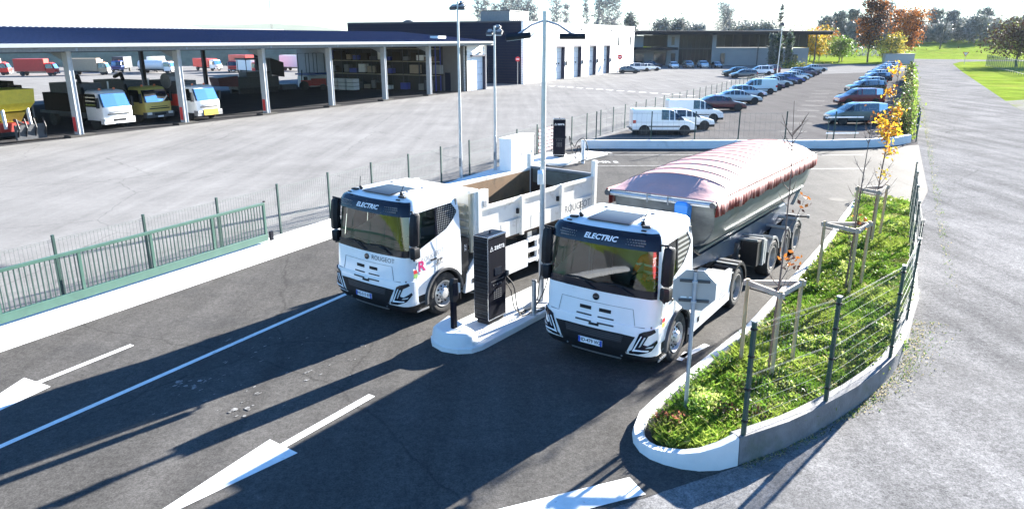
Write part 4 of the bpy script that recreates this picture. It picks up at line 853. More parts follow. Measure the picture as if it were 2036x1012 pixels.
def charger(label, loc, rz):
    t = thing('charging_station', label, 'charging station', loc, rz, 'charging stations'); w2, d2, h = .21, .34, 2.12     # louvred end faces -y, lettering faces +x
    mb = MB(); mb.bb(-w2, w2, -d2, d2, .10, h, 'anthracite'); mb.bb(-w2 + .04, w2 - .04, -d2 + .04, d2 - .04, 0, .10, 'black_plastic'); mb.build('housing', t, bevel=.025)
    mb = MB(); mb.bb(-w2 + .03, w2 - .03, -d2 - .006, -d2 + .01, .16, h - .06, 'charger_louvre')
    z = .2
    while z < h - .1: mb.box((0, -d2 - .012, z), (w2 * 2 - .09, .02, .022), 'black_plastic', rx=.4); z += .052
    mb.build('louvre', t)
    mb = MB()
    for x in (-w2 + .012, w2 - .006): mb.bb(x - .006, x + .006, -d2 - .012, -d2 + .004, .13, h - .01, 'anthracite_edge')
    mb.bb(-w2, w2 + .004, -d2 - .012, -d2 + .004, h - .02, h - .008, 'anthracite_edge'); mb.bb(w2 - .012, w2 + .012, -d2, d2 - .02, h - .045, h - .004, 'anthracite_edge'); mb.bb(w2 - .02, w2 + .004, -d2, d2, .12, .135, 'anthracite_edge'); mb.build('trim', t)
    mb = MB(); F = lambda x, y: Vector((w2 + .004, .05 + x, 1.83 + y)); add_text(mb, 'zetra', .185, lambda x, y: F(x + .03, y), 'ink_white', bold=.002)
    for a, b_ in (((-.31, -.05), (-.26, .045)), ((-.26, .045), (-.21, -.05)), ((-.32, -.06), (-.20, -.06)), ((-.285, -.01), (-.235, -.01))):
        q = F((a[0] + b_[0]) / 2, (a[1] + b_[1]) / 2); mb.box(q, (.002, sqrt((a[0] - b_[0]) ** 2 + (a[1] - b_[1]) ** 2), .010), 'ink_white', rx=atan2(b_[1] - a[1], b_[0] - a[0]))
    mb.build('lettering', t)
    mb = MB(); mb.bb(w2, w2 + .006, -.10, .16, 1.16, 1.34, 'black_gloss'); mb.bb(w2, w2 + .005, -.24, .24, 1.03, 1.05, 'dark_grey')
    for k in range(5): mb.bb(w2, w2 + .005, -.16 + .07 * k, -.13 + .07 * k, .93 + .02 * (k % 2), .96, 'mid_grey')
    mb.build('screen', t)
    mb = MB()
    for j in range(5):
        for k in range(4): mb.bb(w2, w2 + .004, -.14 + .08 * k, -.09 + .08 * k, .60 + .05 * j, .615 + .05 * j, 'mid_grey')
    mb.build('notice', t)
    mb = MB(); mb.lathe([(0, .02), (.05, .02), (.06, .012)], (0, .0, h), (0, 0, 1), 'black_plastic', 8); mb.bb(w2 - .04, w2 + .05, d2, d2 + .05, 1.05, 1.18, 'dark_grey'); mb.build('fitting', t)
    return t
q = Vector(P1(1.72, -.02)); charger('black charging cabinet with zetra lettering standing beside the right lorry', (q.x, q.y, .15), radians(-36))
charger('smaller looking black charging cabinet beyond the tipper bed', (2.65, 40.7, .15), radians(-95))
def cable(mb, pts, r=.016, n=10):
    P = [Vector(p) for p in pts]; out = []
    for i in range(len(P) - 1):
        a, b, c, d = P[max(i - 1, 0)], P[i], P[i + 1], P[min(i + 2, len(P) - 1)]
        for k in range(n):
            t = k / n; out.append(.5 * ((2 * b) + (c - a) * t + (2 * a - 5 * b + 4 * c - d) * t * t + (3 * b - a - 3 * c + d) * t ** 3))
    mb.tube(out + [P[-1]], r, 'rubber', 6)
IP = lambda a, r, z: Vector((*P1(a, r), z))
mb = MB(); cable(mb, [IP(2.06, .18, 1.20), IP(2.15, .34, .95), IP(2.2, .40, .45), IP(2.3, .45, .19), IP(2.6, .50, .17), IP(2.95, .45, .25), IP(3.2, .52, .6), IP(3.4, .55, 1.1), IP(3.5, .62, 1.5)]); cable(mb, [IP(2.06, .10, 1.12), IP(2.2, .22, .8), IP(2.25, .3, .35), IP(2.5, .38, .18), IP(2.8, .30, .18), IP(3.1, .36, .30), IP(3.3, .30, .8), IP(3.35, .40, 1.3)]); cable(mb, [IP(2.3, .42, .18), IP(2.6, .30, .17), IP(2.9, .42, .18), IP(3.1, .58, .17), IP(2.9, .62, .17), IP(2.6, .55, .18)])
tag(mb.build('charging_cable', smooth=60), 'black charging cables drooping from the near charger onto the island', 'cable')
ph = thing('plug_holster', 'pale tilted cone holster with a charging plug lying on the island', 'plug holster', tuple(IP(2.72, .38, .15)), radians(-36)); mb = MB(); mb.lathe([(0, .05), (.25, .09), (.30, .08)], (-.1, -.05, .06), (.3, 1, .22), 'sign_grey', 12); mb.build('cone', ph, smooth=40); mb = MB(); mb.lathe([(.24, .085), (.34, .07), (.42, .03)], (-.1, -.05, .06), (.3, 1, .22), 'black_plastic', 12); mb.build('plug', ph, smooth=40)
bo = thing('bollard', 'short stainless bollard at the foot of the lamp post beside the right lorry', 'bollard', tuple(IP(2.62, .60, .15)), 0); mb = MB(); mb.tube([(0, 0, 0), (0, 0, .86)], .062, 'galvanised', 14); mb.lathe([(0, .064), (.02, .05)], (0, 0, .86), (0, 0, 1), 'dark_grey', 14); mb.build('tube', bo, smooth=40); mb = MB(); mb.lathe([(0, .12), (.012, .12)], (0, 0, 0), (0, 0, 1), 'galvanised', 14); mb.build('base_plate', bo)
pp = thing('payment_post', 'slim black payment terminal post on the white island nose', 'payment post', tuple(IP(.34, .03, .42)), radians(-40)); mb = MB(); mb.bb(-.045, .045, -.06, .06, -.02, .62, 'anthracite'); mb.prism_x([(-.06, .62), (.06, .62), (.13, .70), (.10, 1.12), (-.02, 1.14), (-.08, 1.02)], -.055, .055, 'black_plastic'); mb.build('post', pp, bevel=.01); mb = MB(); mb.bb(-.04, .04, .10, .19, .78, 1.0, 'cream_white'); mb.build('reader', pp, bevel=.01); mb = MB(); mb.bb(.052, .060, -.05, .08, .75, 1.05, 'black_gloss'); mb.build('screen', pp)
# ---- lamp posts
def lamp_post(label, loc, h, rz, arms, grp='lamp posts', r=.075):
    t = thing('lamp_post', label, 'lamp post', loc, rz, grp); mb = MB(); mb.tube([(0, 0, 0), (0, 0, h * .5), (0, 0, h)], [r, r * .85, r * .6], 'galvanised', 14); mb.bb(-.16, .16, -.16, .16, 0, .025, 'galvanised'); mb.build('post', t, smooth=40)
    mb = MB(); mb.bb(-r * .6, r * .6, -r - .012, -r * .8, .6, 1.0, 'mid_grey'); mb.build('hatch', t)
    for kind, x, y, z, tilt in arms:
        mb = MB()
        if kind == 'arm':
            mb.tube([(0, 0, z), (x * .5, y * .5, z - .10), (x, y, z - .30)], .028, 'galvanised', 6); mb.build('arm', t, smooth=40); mb = MB(); L_ = .58
            mb.loft([[(x + a * L_, y + b * .16, z - .36 + c + a * tilt) for b, c in ((-1, -.05), (1, -.05), (1, .02), (.5, .08), (-.5, .08), (-1, .02))] for a in (-.5, .5)], 'black_plastic'); lp_ = mb.build('floodlight', t, bevel=.008)
            mb = MB(); mb.loft([[(x + a * L_ * .9, y + b * .14, z - .422 + c + a * tilt) for b, c in ((-1, 0), (1, 0), (1, .006), (-1, .006))] for a in (-.5, .5)], 'lamp_lens'); mb.build('lens', lp_)
        elif kind == 'flood':
            mb.tube([(0, 0, z), (x, y, z + .02)], .025, 'galvanised', 6); mb.build('arm', t); mb = MB(); mb.box((x, y, z - .06), (.34, .24, .12), 'dark_grey', rx=tilt); mb.box((x, y + .02, z + .02), (.2, .16, .08), 'sign_grey', rx=tilt); lp_ = mb.build('floodlight', t, bevel=.015); mb = MB(); mb.box((x, y - .02, z - .125), (.30, .20, .012), 'lamp_lens', rx=tilt); mb.build('lens', lp_)
        elif kind == 'box':
            mb.box((x, y, z), (.14, .16, .34), 'plate_white', rx=tilt); mb.build('sensor', t, bevel=.02)
    return t
lamp_post('tall grey lamp post with twin black floodlights at the end of the near charging island', (.74, 17.25, .15), 6.95, 0, [('arm', -.60, 0, 6.75, .06), ('arm', .64, .05, 6.75, 0), ('box', -.06, -.12, 3.18, .5)])
lamp_post('tall grey lamp post rising beyond the left lorry, leaning slightly, floodlights at the top', (-2.43, 34.2, .1), 8.0, SITE * -1, [('flood', -.22, 0, 7.8, .5), ('flood', .22, .05, 7.8, .5), ('flood', 0, .25, 7.95, .5)])
lamp_post('shorter grey lamp post with a pale floodlight frame next to the white cabinet', (-.84, 36.2, .1), 7.0, -SITE, [('flood', -.26, 0, 6.75, .9), ('flood', .26, 0, 6.75, .9), ('flood', 0, .28, 6.95, .9)])
# ---- cabinet, barrier, bollard by the far charger
cb = thing('switch_cabinet', 'tall white electrical cabinet by the fence behind the tipper bed', 'cabinet', (.35, 36.9, 0), -SITE); mb = MB(); mb.bb(-.45, .22, -1.25, 1.25, .05, 1.75, 'cabinet_white'); mb.bb(-.42, .19, -1.2, 1.2, 0, .05, 'concrete'); mb.build('body', cb, bevel=.015); mb = MB(); mb.bb(-.48, .25, -1.28, 1.28, 1.75, 1.80, 'cabinet_white'); mb.build('roof', cb, bevel=.012)
for y in (-1.18, .03): mb = MB(); mb.bb(.22, .228, y, y + 1.15, .15, 1.68, 'cabinet_white'); d_ = mb.build('door', cb); mb = MB(); mb.bb(.228, .25, y + .98, y + 1.02, .8, 1.0, 'dark_grey'); mb.build('handle', d_)
bt = thing('barrier', 'red and white striped slat barrier behind the far charging cabinet', 'barrier', (2.0, 43.0, 0), -SITE)
for k in range(7): mb = MB(); mb.box((0, 0, .22 + .2 * k), (.04, 1.9, .10), 'barrier_red' if k % 2 == 0 else 'plate_white'); mb.build('slat', bt)
for y in (-.95, 0, .95): mb = MB(); mb.bb(-.08, -.02, y - .03, y + .03, 0, 1.6, 'dark_grey'); mb.build('post', bt)
fb = thing('bollard', 'white bollard hung with a coiled black cable beside the far charging cabinet', 'bollard', (3.85, 39.2, .02), 0); mb = MB(); mb.tube([(0, 0, 0), (0, 0, 1.25)], .10, 'cabinet_white', 14); mb.build('tube', fb, smooth=40); mb = MB(); mb.lathe([(0, .105), (.03, .09)], (0, 0, 1.25), (0, 0, 1), 'cabinet_white', 14); mb.build('cap', fb)
mb = MB(); cable(mb, [(3.2, 40.6, 1.3), (3.45, 40.2, .8), (3.6, 39.5, 1.2), (3.85, 39.05, 1.38), (4.08, 39.1, .9), (4.0, 39.0, .3), (3.6, 39.2, .1)], .025); cable(mb, [(3.2, 40.6, 1.2), (3.35, 40.0, .5), (3.5, 39.6, .25), (3.7, 39.05, .6), (3.6, 39.0, 1.0), (3.45, 39.3, .5), (3.5, 39.4, .1)], .025); tag(mb.build('charging_cable', smooth=60), 'tangled black cables between the far charger and the white bollard', 'cable')
# ---- posts along the low wall
lf = thing('car_park_fence', 'row of slim green posts and faint wires on the low white wall', 'fence', (5.2, 45.05, 0))
LX = [5.2, 8.6, 11.3, 14.0, 16.9, 19.9]
for k, x in enumerate(LX):
    mb = MB(); mb.box((x - 5.2, .0, 1.2), (.06, .06, 2.1), 'fence_green'); mb.build('post', lf)
    if k and k < 5: mb = MB(); fence_panel(mb, (LX[k - 1] - 5.2, 0, 0), (x - 5.2, 0, 0), .6, 2.15, st=.3, r=.003); mb.build('mesh_panel', lf, weld=False)
wr_ = thing('tube_rail', 'pair of short white tube rails beside the grey people carrier', 'rail', (20.0, 46.4, 0))
for z, x1 in ((.75, 2.1), (1.75, 2.3)): mb = MB(); mb.tube([(0, 0, z), (x1, .1, z)], .04, 'plate_white', 8); mb.build('rail', wr_)
mb = MB(); mb.tube([(.1, .03, 0), (.1, .03, 1.8)], .03, 'fence_green', 8); mb.tube([(1.9, .08, 0), (1.9, .08, 1.8)], .03, 'fence_green', 8); mb.build('support', wr_)
# ================================================================ open machinery shed
SO = Vector(sp(0, 0)); 
def shed_frame():
    a = Vector((-29.99, 50.58, 0)); return a
C0 = shed_frame(); SR = -SITE   # columns run along U from C0; +V is the open front
shed = thing('machinery_shed', 'long open machinery shed with navy sloping roof on grey columns', 'shed', tuple(C0), SR)
# local axes of the shed: x = V (out of the front), y = U (along the row)
DEP = 14.0; LY0, LY1 = -22.0, 56.6
def rz_(x): return 6.22 + (1.2 - x) * 1.22 / (DEP + 1.2)
rf = MB(); NX = 2
rf.loft([[(1.2, y, 6.20), (-DEP, y, rz_(-DEP)), (-DEP, y, rz_(-DEP) - .10), (1.2, y, 6.10)] for y in (LY0, LY1)], 'roof_navy')
y = LY0 + .3
while y < LY1 - .2: rf.loft([[(1.19, y + a, 6.205 + b), (-DEP, y + a, rz_(-DEP) + .005 + b)] for a, b in ((-.05, 0), (-.02, .035), (.02, .035), (.05, 0))], 'roof_navy', False, False); y += .5
rf.build('roof', shed)
rf = MB(); rf.loft([[(-DEP - .1, y, rz_(-DEP)), (-28.6, y, 6.15), (-28.6, y, 6.02), (-DEP - .1, y, rz_(-DEP) - .12)] for y in (LY0, LY1)], 'roof_navy'); rf.build('rear_roof', shed)
rf = MB(); rf.loft([[(-DEP - 1.0, y, rz_(-DEP) - .02), (-DEP - 9, y, rz_(-DEP) + 1.0), (-DEP - 9, y, 6.9), (-DEP - 1, y, 7.0)] for y in (LY0, 25.0)], 'clad_white'); rf.build('roof_light', shed)
b = MB(); b.bb(-DEP - .06, -DEP + .3, LY0, 34, rz_(-DEP) + .02, rz_(-DEP) + .12, 'gutter'); b.build('ridge_cap', shed)
b = MB(); b.loft([[(1.22, y, 5.98), (1.42, y, 5.98), (1.44, y, 6.22), (1.20, y, 6.22)] for y in (LY0, LY1 + .1)], 'gutter'); b.build('gutter', shed)
b = MB(); b.bb(.9, 1.18, LY0, LY1, 5.70, 5.97, 'mid_grey'); b.bb(-.2, .1, LY0, 50.9, 5.62, 5.95, 'dark_grey'); b.bb(-28.5, -28.2, LY0, LY1, 5.7, 6.0, 'dark_grey'); b.build('eaves_beam', shed)
b = MB(); b.bb(-3.4, -2.2, 48.5, 50.3, 6.55, 6.85, 'clad_white'); b.build('rooflight', shed)
for k in range(-2, 6):
    yy = 8.62 * k; c_ = MB(); c_.bb(-.34, .22, yy - .16, yy - .12, 0, 5.95, 'column_grey'); c_.bb(-.34, .22, yy + .12, yy + .16, 0, 5.95, 'column_grey'); c_.bb(-.30, .18, yy - .12, yy + .12, 0, 5.95, 'column_grey')
    c_.loft([[(-.24, y, 5.0), (-.24, y, 5.9), (-2.6, y, 6.15), (-2.6, y, 5.9)] for y in (yy - .09, yy + .09)], 'gutter'); c_.loft([[(-2.6, y, 5.9), (-2.6, y, 6.15), (-DEP, y, 7.2), (-DEP, y, 6.8)] for y in (yy - .09, yy + .09)], 'dark_grey')
    c_.bb(.2, 1.2, yy - .07, yy + .07, 5.72, 5.92, 'gutter'); cc_ = c_.build('column', shed)
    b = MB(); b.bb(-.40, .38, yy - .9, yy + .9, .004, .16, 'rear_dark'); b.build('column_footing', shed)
    b = MB(); b.bb(-.30, .02, yy - .175, yy - .162, .35, 1.35, 'sign_red') if k in (0, 1, 2) else b.bb(.222, .23, yy - .05, yy + .05, .3, .4, 'mid_grey'); b.build('warning_strip', cc_)
    c_ = MB(); c_.bb(-28.4, -28.0, yy - .18, yy + .18, 0, 6.0, 'bark_dark'); c_.build('rear_column', shed)
# closed bays: rear wall, partitions
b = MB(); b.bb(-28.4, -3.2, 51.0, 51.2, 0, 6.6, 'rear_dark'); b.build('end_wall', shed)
b = MB(); b.bb(-3.2, -.2, 51.0, 51.2, 0, 6.0, 'wall_pale'); b.build('partition', shed); b = MB(); b.bb(-28.4, -21.5, 50.9, 51.0, 0, 6.0, 'wall_grey'); b.build('partition', shed)
b = MB(); b.bb(-2.9, -2.1, 50.92, 51.0, 0, 2.3, 'clad_navy'); b.build('inner_door', shed)
b = MB(); b.loft([[(x, 51.3, 0), (x, LY1, 0), (x, LY1, 5.68), (x, 51.3, 5.68)] for x in (-28.4, .02)], 'clad_ribbed'); bl = b.build('end_block', shed)
b = MB(); b.bb(.022, .05, 52.7, 55.6, .03, 4.3, 'door_blue'); 
for z in (1.0, 1.9, 2.8, 3.6): b.bb(.05, .056, 52.7, 55.6, z, z + .02, 'mid_grey')
for y in (53.2, 53.9, 54.6, 55.3): b.bb(.05, .058, y - .06, y + .06, 2.0, 2.12, 'dark_grey')
b.build('roller_door', bl); b = MB(); b.bb(.02, .45, 55.62, 55.85, 0, 4.5, 'reveal_dark'); b.bb(.02, .45, 52.5, 55.85, 4.32, 4.5, 'reveal_dark'); b.bb(.02, .22, 51.25, 51.38, 0, 5.6, 'black_plastic'); b.build('door_reveal', bl); b = MB(); b.bb(.03, .4, 54.8, 55.4, 4.75, 4.9, 'dark_grey'); b.build('wall_lamp', bl); b = MB(); b.tube([(.12, 56.35, 0), (.12, 56.35, 5.7)], .09, 'galvanised', 8); b.build('downpipe', shed)
def SH(x, y, z=0): p = C0 + V * x + U * y; return (p.x, p.y, z)
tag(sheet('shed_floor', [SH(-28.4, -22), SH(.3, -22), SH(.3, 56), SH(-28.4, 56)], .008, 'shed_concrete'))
# shelving with goods along the rear wall
rk = thing('storage_rack', 'tall three level storage rack along the dark end wall of the shed', 'rack', SH(-12.4, 50.1), SR + pi / 2)
for lv, z in enumerate((1.9, 3.6, 5.2)):
    b = MB(); b.bb(-.6, .6, -9.0, 9.0, z, z + .12, 'rack_beam'); b.build('shelf', rk)
for k in range(8):
    y = -9.0 + k * 2.57; b = MB()
    for x in (-.55, .55): b.bb(x - .05, x + .05, y - .05, y + .05, 0, 6.1, 'crate_blue' if k < 1 else 'dark_grey')
    b.build('upright', rk)
rr = random.Random(21); gm_ = ['crate_grey', 'crate_brown', 'timber_dark', 'cabinet_white', 'crate_grey', 'tan', 'crate_blue', 'dark_grey', 'timber_dark', 'mid_grey']
crate_mesh = {}
def crate(mat):
    if mat not in crate_mesh:
        b = MB(); b.bb(-.5, .5, -.5, .5, 0, .12, 'timber_dark'); b.bb(-.48, .48, -.48, .48, .12, 1.0, mat); b.bb(-.5, .5, -.02, .02, .12, 1.01, 'dark_grey'); crate_mesh[mat] = b.mesh('crate')
    return crate_mesh[mat]
goods = {}
for lv, z in enumerate((0.01, 2.02, 3.72)):
    y = -8.8
    while y < 8.6:
        w_ = rr.uniform(.5, 1.4); h_ = rr.uniform(.5, 1.3); mt = rr.choice(gm_)
        if rr.random() < .88:
            o = bpy.data.objects.new('goods_pallet', crate(mt)); COL.objects.link(o); o.location = SH(-12.4 + y + w_ / 2, 50.0 - (.5 if lv == 0 else 0), z); o.rotation_euler = (0, 0, SR); o.scale = (w_, .9, h_)
            nm = {'crate_grey': 'grey', 'crate_brown': 'brown', 'timber_dark': 'dark timber', 'cabinet_white': 'white', 'tan': 'tan', 'crate_blue': 'blue', 'dark_grey': 'charcoal', 'mid_grey': 'mid grey'}[mt]; lvn = ('standing on the floor below the rack', 'lying on the lower rack shelf', 'lying on the upper rack shelf')[lv]
            tag(o, '%s load of goods %s in the shed' % (nm, lvn), 'goods pallet', '%s goods %s' % (nm, lvn))
        y += w_ + rr.uniform(.03, .4)
for k, (x, y) in enumerate(((-16.6, 45.6), (-15.2, 45.6), (-13.8, 45.6))):
    t = thing('white_crate', ('white stacked pallet nearest the red tractor', 'white stacked pallet in the middle of the shed floor row', 'white stacked pallet farthest from the red tractor')[k], 'pallet', SH(x, y), SR); 
    for j in range(3): b = MB(); b.bb(-.55, .55, -.6, .6, .10 + .48 * j, .53 + .48 * j, 'cabinet_white'); b.bb(-.5, .5, -.55, .55, .02 + .48 * j, .10 + .48 * j, 'timber_dark'); b.build('layer', t)
# ================================================================ white depot building
B0 = Vector((1.73, 111.26, 0)); BR = -math.atan2(24.5, 51.1); BL = 56.7
bd_ = thing('depot_building', 'white clad depot building with four tall recessed doors and a navy end wall', 'building', tuple(B0), BR)   # x out of the front, y along the front
HT = 8.95
b = MB(); ys = [0]; doors = [(12.6, 16.6), (20.6, 24.6), (28.6, 32.6), (36.6, 40.6)]
def wallseg(y0, y1, z0, z1): b.bb(-.4, 0, y0, y1, z0, z1, 'clad_ribbed')
yy = 0
for d0, d1 in doors: wallseg(yy, d0, 0, HT); wallseg(d0, d1, 5.5, HT); yy = d1
wallseg(yy, BL, 0, HT); b.build('front_wall', bd_)
b = MB(); b.bb(-32, -.4, 0, .3, 0, HT + .1, 'clad_navy'); b.bb(-32, -.4, -.03, 0, HT - .1, HT + .12, 'dark_grey')
for k in range(22): b.bb(-32, -.4, -.012, 0, .3 + .4 * k, .33 + .4 * k, 'black_plastic')
b.build('end_wall', bd_)
b = MB(); b.bb(-32, -.4, BL - .3, BL, 0, HT, 'clad_navy'); b.bb(-32, -31.7, .3, BL - .3, 0, HT, 'clad_white'); b.build('rear_wall', bd_)
b = MB(); b.bb(-31.7, -.4, .3, BL - .3, HT - .6, HT - .3, 'mid_grey'); b.build('roof', bd_); b = MB(); b.bb(-.42, .04, -.03, BL, HT, HT + .08, 'gutter'); b.build('parapet_cap', bd_)
for d0, d1 in doors:
    b = MB(); b.bb(-.75, -.65, d0, d1, 0, 5.5, 'door_white')
    for z in (1.1, 2.2, 3.3, 4.4): b.bb(-.65, -.64, d0, d1, z, z + .03, 'mid_grey')
    for q in (.2, .45, .7): b.bb(-.65, -.635, d0 + (d1 - d0) * q - .25, d0 + (d1 - d0) * q + .25, 2.4, 2.7, 'pane_dark')
    dd = b.build('door', bd_); b = MB(); b.bb(-.65, .006, d1 - .03, d1 - .004, 0, 5.5, 'reveal_dark'); b.bb(-.65, .006, d0 + .004, d0 + .03, 0, 5.5, 'reveal_dark'); b.bb(-.65, .006, d0 + .03, d1 - .03, 5.2, 5.49, 'reveal_dark'); b.build('reveal', dd)  # dark linings put the shade of the door recess into the colour
    b = MB(); b.bb(0, .25, d1 + .35, d1 + .6, 2.2, 2.9, 'dark_grey'); b.build('door_control', dd)
for y in (45.5, 53.5): b = MB(); b.bb(0, .03, y, y + .9, 5.2, 6.9, 'pane_dark'); b.bb(.03, .05, y - .06, y + .96, 5.14, 5.2, 'gutter'); b.build('window', bd_)
for y in (5.5, 22, 38.5, 54): b = MB(); b.tube([(0, y, 7.8), (.7, y + .2, 8.05)], .05, 'dark_grey', 6); b.box((.8, y + .25, 8.0), (.45, .35, .2), 'dark_grey', ry=.4); b.build('wall_lamp', bd_)
b = MB(); b.bb(-9, -4, 3.5, 10.5, HT - .3, 10.6, 'mid_grey'); b.bb(-9.1, -3.9, 3.4, 10.6, 10.6, 10.7, 'dark_grey')
for k in range(8): b.bb(-4, -3.97, 3.9 + k * .8, 4.3 + k * .8, 9.2, 10.4, 'dark_grey')
b.build('roof_plant', bd_)
b = MB(); b.lathe([(0, .9), (.25, .9), (.5, .5), (.55, .05)], (-22, 3, HT - .05), (0, 0, 1), 'dark_grey', 14); b.build('roof_dome', bd_)
def sign_round(label, loc, h, rz, r=.35): 
    t = thing('round_sign', label, 'road sign', loc, rz); b = MB(); b.tube([(0, 0, 0), (0, 0, h)], .04, 'sign_grey', 8); b.build('post', t); b = MB(); b.lathe([(-.06, r), (-.05, r)], (0, 0, h - r), (0, 1, 0), 'sign_red', 16); b.bb(-r * .6, r * .6, -.066, -.06, h - r - .07, h - r + .07, 'plate_white'); b.build('panel', t)
sign_round('red round sign on a post at the corner of the navy end wall', tuple(B0 + Vector((-.9, -1.2, 0))), 4.0, 0)
sign_round('red round sign beside the parked dark car at the far end of the white wall', (21.2, 147.5, 0), 3.6, 0, .5)
# ================================================================ office block with a floating flat roof
of = thing('office_building', 'low pale office block under a wide dark overhanging flat roof', 'building', (31, 186, 0), radians(1.5))
b = MB(); b.bb(-2, 44.5, 4, 20, 0, 4.3, 'office_white'); b.bb(-2, 2.2, 3.9, 20, 4.3, 7.2, 'office_white'); b.bb(8.2, 11.2, 3.6, 20, 0, 7.6, 'office_white'); b.bb(19.6, 20.6, 3.5, 20, 0, 7.8, 'office_white'); b.build('wall', of)
b = MB(); b.loft([[(x, y, z) for y, z in ((.3, 7.45), (.3, 8.3), (.8, 8.45), (22, 8.5), (22, 7.9), (1.2, 7.45))] for x in (-4, 48.5)], 'roof_dark'); b.build('roof', of)
b = MB(); b.bb(-4, 9.6, -2.2, 4, 3.9, 4.5, 'roof_dark'); b.build('canopy', of)
b = MB(); b.bb(20.6, 44.0, 3.85, 3.98, 4.5, 7.5, 'office_glass'); b.bb(11.2, 19.6, 3.8, 3.95, .2, 7.5, 'office_glass'); b.bb(2.3, 8.2, 3.8, 4.4, 4.6, 7.4, 'office_glass'); wg = b.build('window', of)
b = MB()
for x in [11.2 + 1.05 * k for k in range(9)]: b.bb(x, x + .08, 3.72, 3.84, .2, 7.5, 'dark_grey')
for x in [20.6 + 2.1 * k for k in range(12)]: b.bb(x, x + .08, 3.76, 3.88, 4.5, 7.5, 'dark_grey')
b.bb(11.2, 19.6, 3.7, 3.8, 4.0, 4.3, 'dark_grey'); b.build('frame', wg)
for x0, x1, z0, z1 in ((.3, 2.4, .4, 2.9), (5, 8, .1, 3.2), (9.3, 10.4, .3, 3), (22, 23, .5, 3), (40.5, 41.6, .8, 2.7), (36.5, 38, .8, 2.7), (9.2, 10.0, 5, 7)): b = MB(); b.bb(x0, x1, 3.9 if x0 < 8 else 3.5, 3.99 if x0 < 8 else 4.0, z0, z1, 'pane_dark'); b.build('window', of)
for x in (31.2, 39.5, 45.8): b = MB(); b.tube([(x, 3.2, 0), (x, 3.2, 7.8)], .14, 'dark_grey', 8); b.build('roof_column', of)
b = MB(); b.bb(34, 38.5, 8.3, 14, 8.28, 8.9, 'mid_grey'); b.build('roof_plant', of)
# ================================================================ vehicles
def simple_wheel(mb, x, y, R, wd, side, rim='rim_silver'):
    h = wd / 2; A = (side, 0, 0); mb.lathe([(-h, R * .6), (-h, R * .92), (-h * .6, R), (h * .6, R), (h, R * .92), (h, R * .66)], (x, y, R), A, 'rubber', 20); mb.lathe([(h * .9, R * .66), (h * .95, R * .60), (h * .6, R * .5), (h * .7, R * .18), (h * .95, .01)], (x, y, R), A, rim, 20)
    for k in range(5): a = 2 * pi * k / 5; mb.box((x + side * h * .78, y + cos(a) * R * .4, R + sin(a) * R * .4), (.015, R * .30, .05), 'black_plastic', rx=a + pi / 2)
# car styles: stations (y, z_belt, z_roof, half width, cabin?) from the nose backwards; y backwards
STY = {
 'hatch': dict(L=4.1, W=.87, R=.31, wb=(.80, 3.35), prof=[(0, .50, .50), (.06, .66, .66), (.55, .80, .80), (1.05, .90, .90), (1.75, .95, 1.36), (2.15, .96, 1.46), (2.9, .97, 1.48), (3.55, 1.0, 1.38), (3.95, 1.02, 1.06), (4.08, .80, .80)], cab=(3, 8)),
 'sedan': dict(L=4.6, W=.89, R=.32, wb=(.86, 3.60), prof=[(0, .48, .48), (.06, .62, .62), (.6, .78, .78), (1.25, .90, .90), (2.0, .93, 1.32), (2.35, .94, 1.42), (3.0, .95, 1.43), (3.45, .96, 1.30), (4.05, .98, 1.02), (4.5, .95, .95), (4.6, .72, .72)], cab=(3, 8)),
 'estate': dict(L=4.6, W=.90, R=.32, wb=(.86, 3.60), prof=[(0, .50, .50), (.06, .66, .66), (.6, .82, .82), (1.2, .92, .92), (1.95, .96, 1.40), (2.3, .97, 1.50), (3.4, .98, 1.50), (4.2, 1.0, 1.42), (4.5, 1.02, 1.10), (4.6, .80, .80)], cab=(3, 8)),
 'mpv': dict(L=4.6, W=.92, R=.33, wb=(.88, 3.62), prof=[(0, .55, .55), (.06, .74, .74), (.5, .92, .92), (.95, 1.04, 1.04), (1.75, 1.08, 1.58), (2.15, 1.08, 1.68), (3.6, 1.08, 1.70), (4.35, 1.10, 1.64), (4.52, 1.12, 1.2), (4.6, .85, .85)], cab=(3, 8)),
 'suv': dict(L=4.5, W=.93, R=.36, wb=(.86, 3.52), prof=[(0, .60, .60), (.06, .84, .84), (.6, 1.00, 1.00), (1.2, 1.06, 1.06), (1.8, 1.08, 1.52), (2.2, 1.08, 1.64), (3.5, 1.08, 1.66), (4.15, 1.1, 1.55), (4.42, 1.12, 1.18), (4.5, .9, .9)], cab=(3, 8)),
 'van': dict(L=4.5, W=.90, R=.32, wb=(.86, 3.68), prof=[(0, .55, .55), (.06, .76, .76), (.45, .94, .94), (.85, 1.04, 1.04), (1.6, 1.06, 1.66), (1.95, 1.06, 1.78), (2.55, 1.06, 1.80), (2.62, 1.06, 1.80), (4.4, 1.08, 1.80), (4.5, 1.05, 1.72)], cab=(3, 6)),
}
CARM = {}
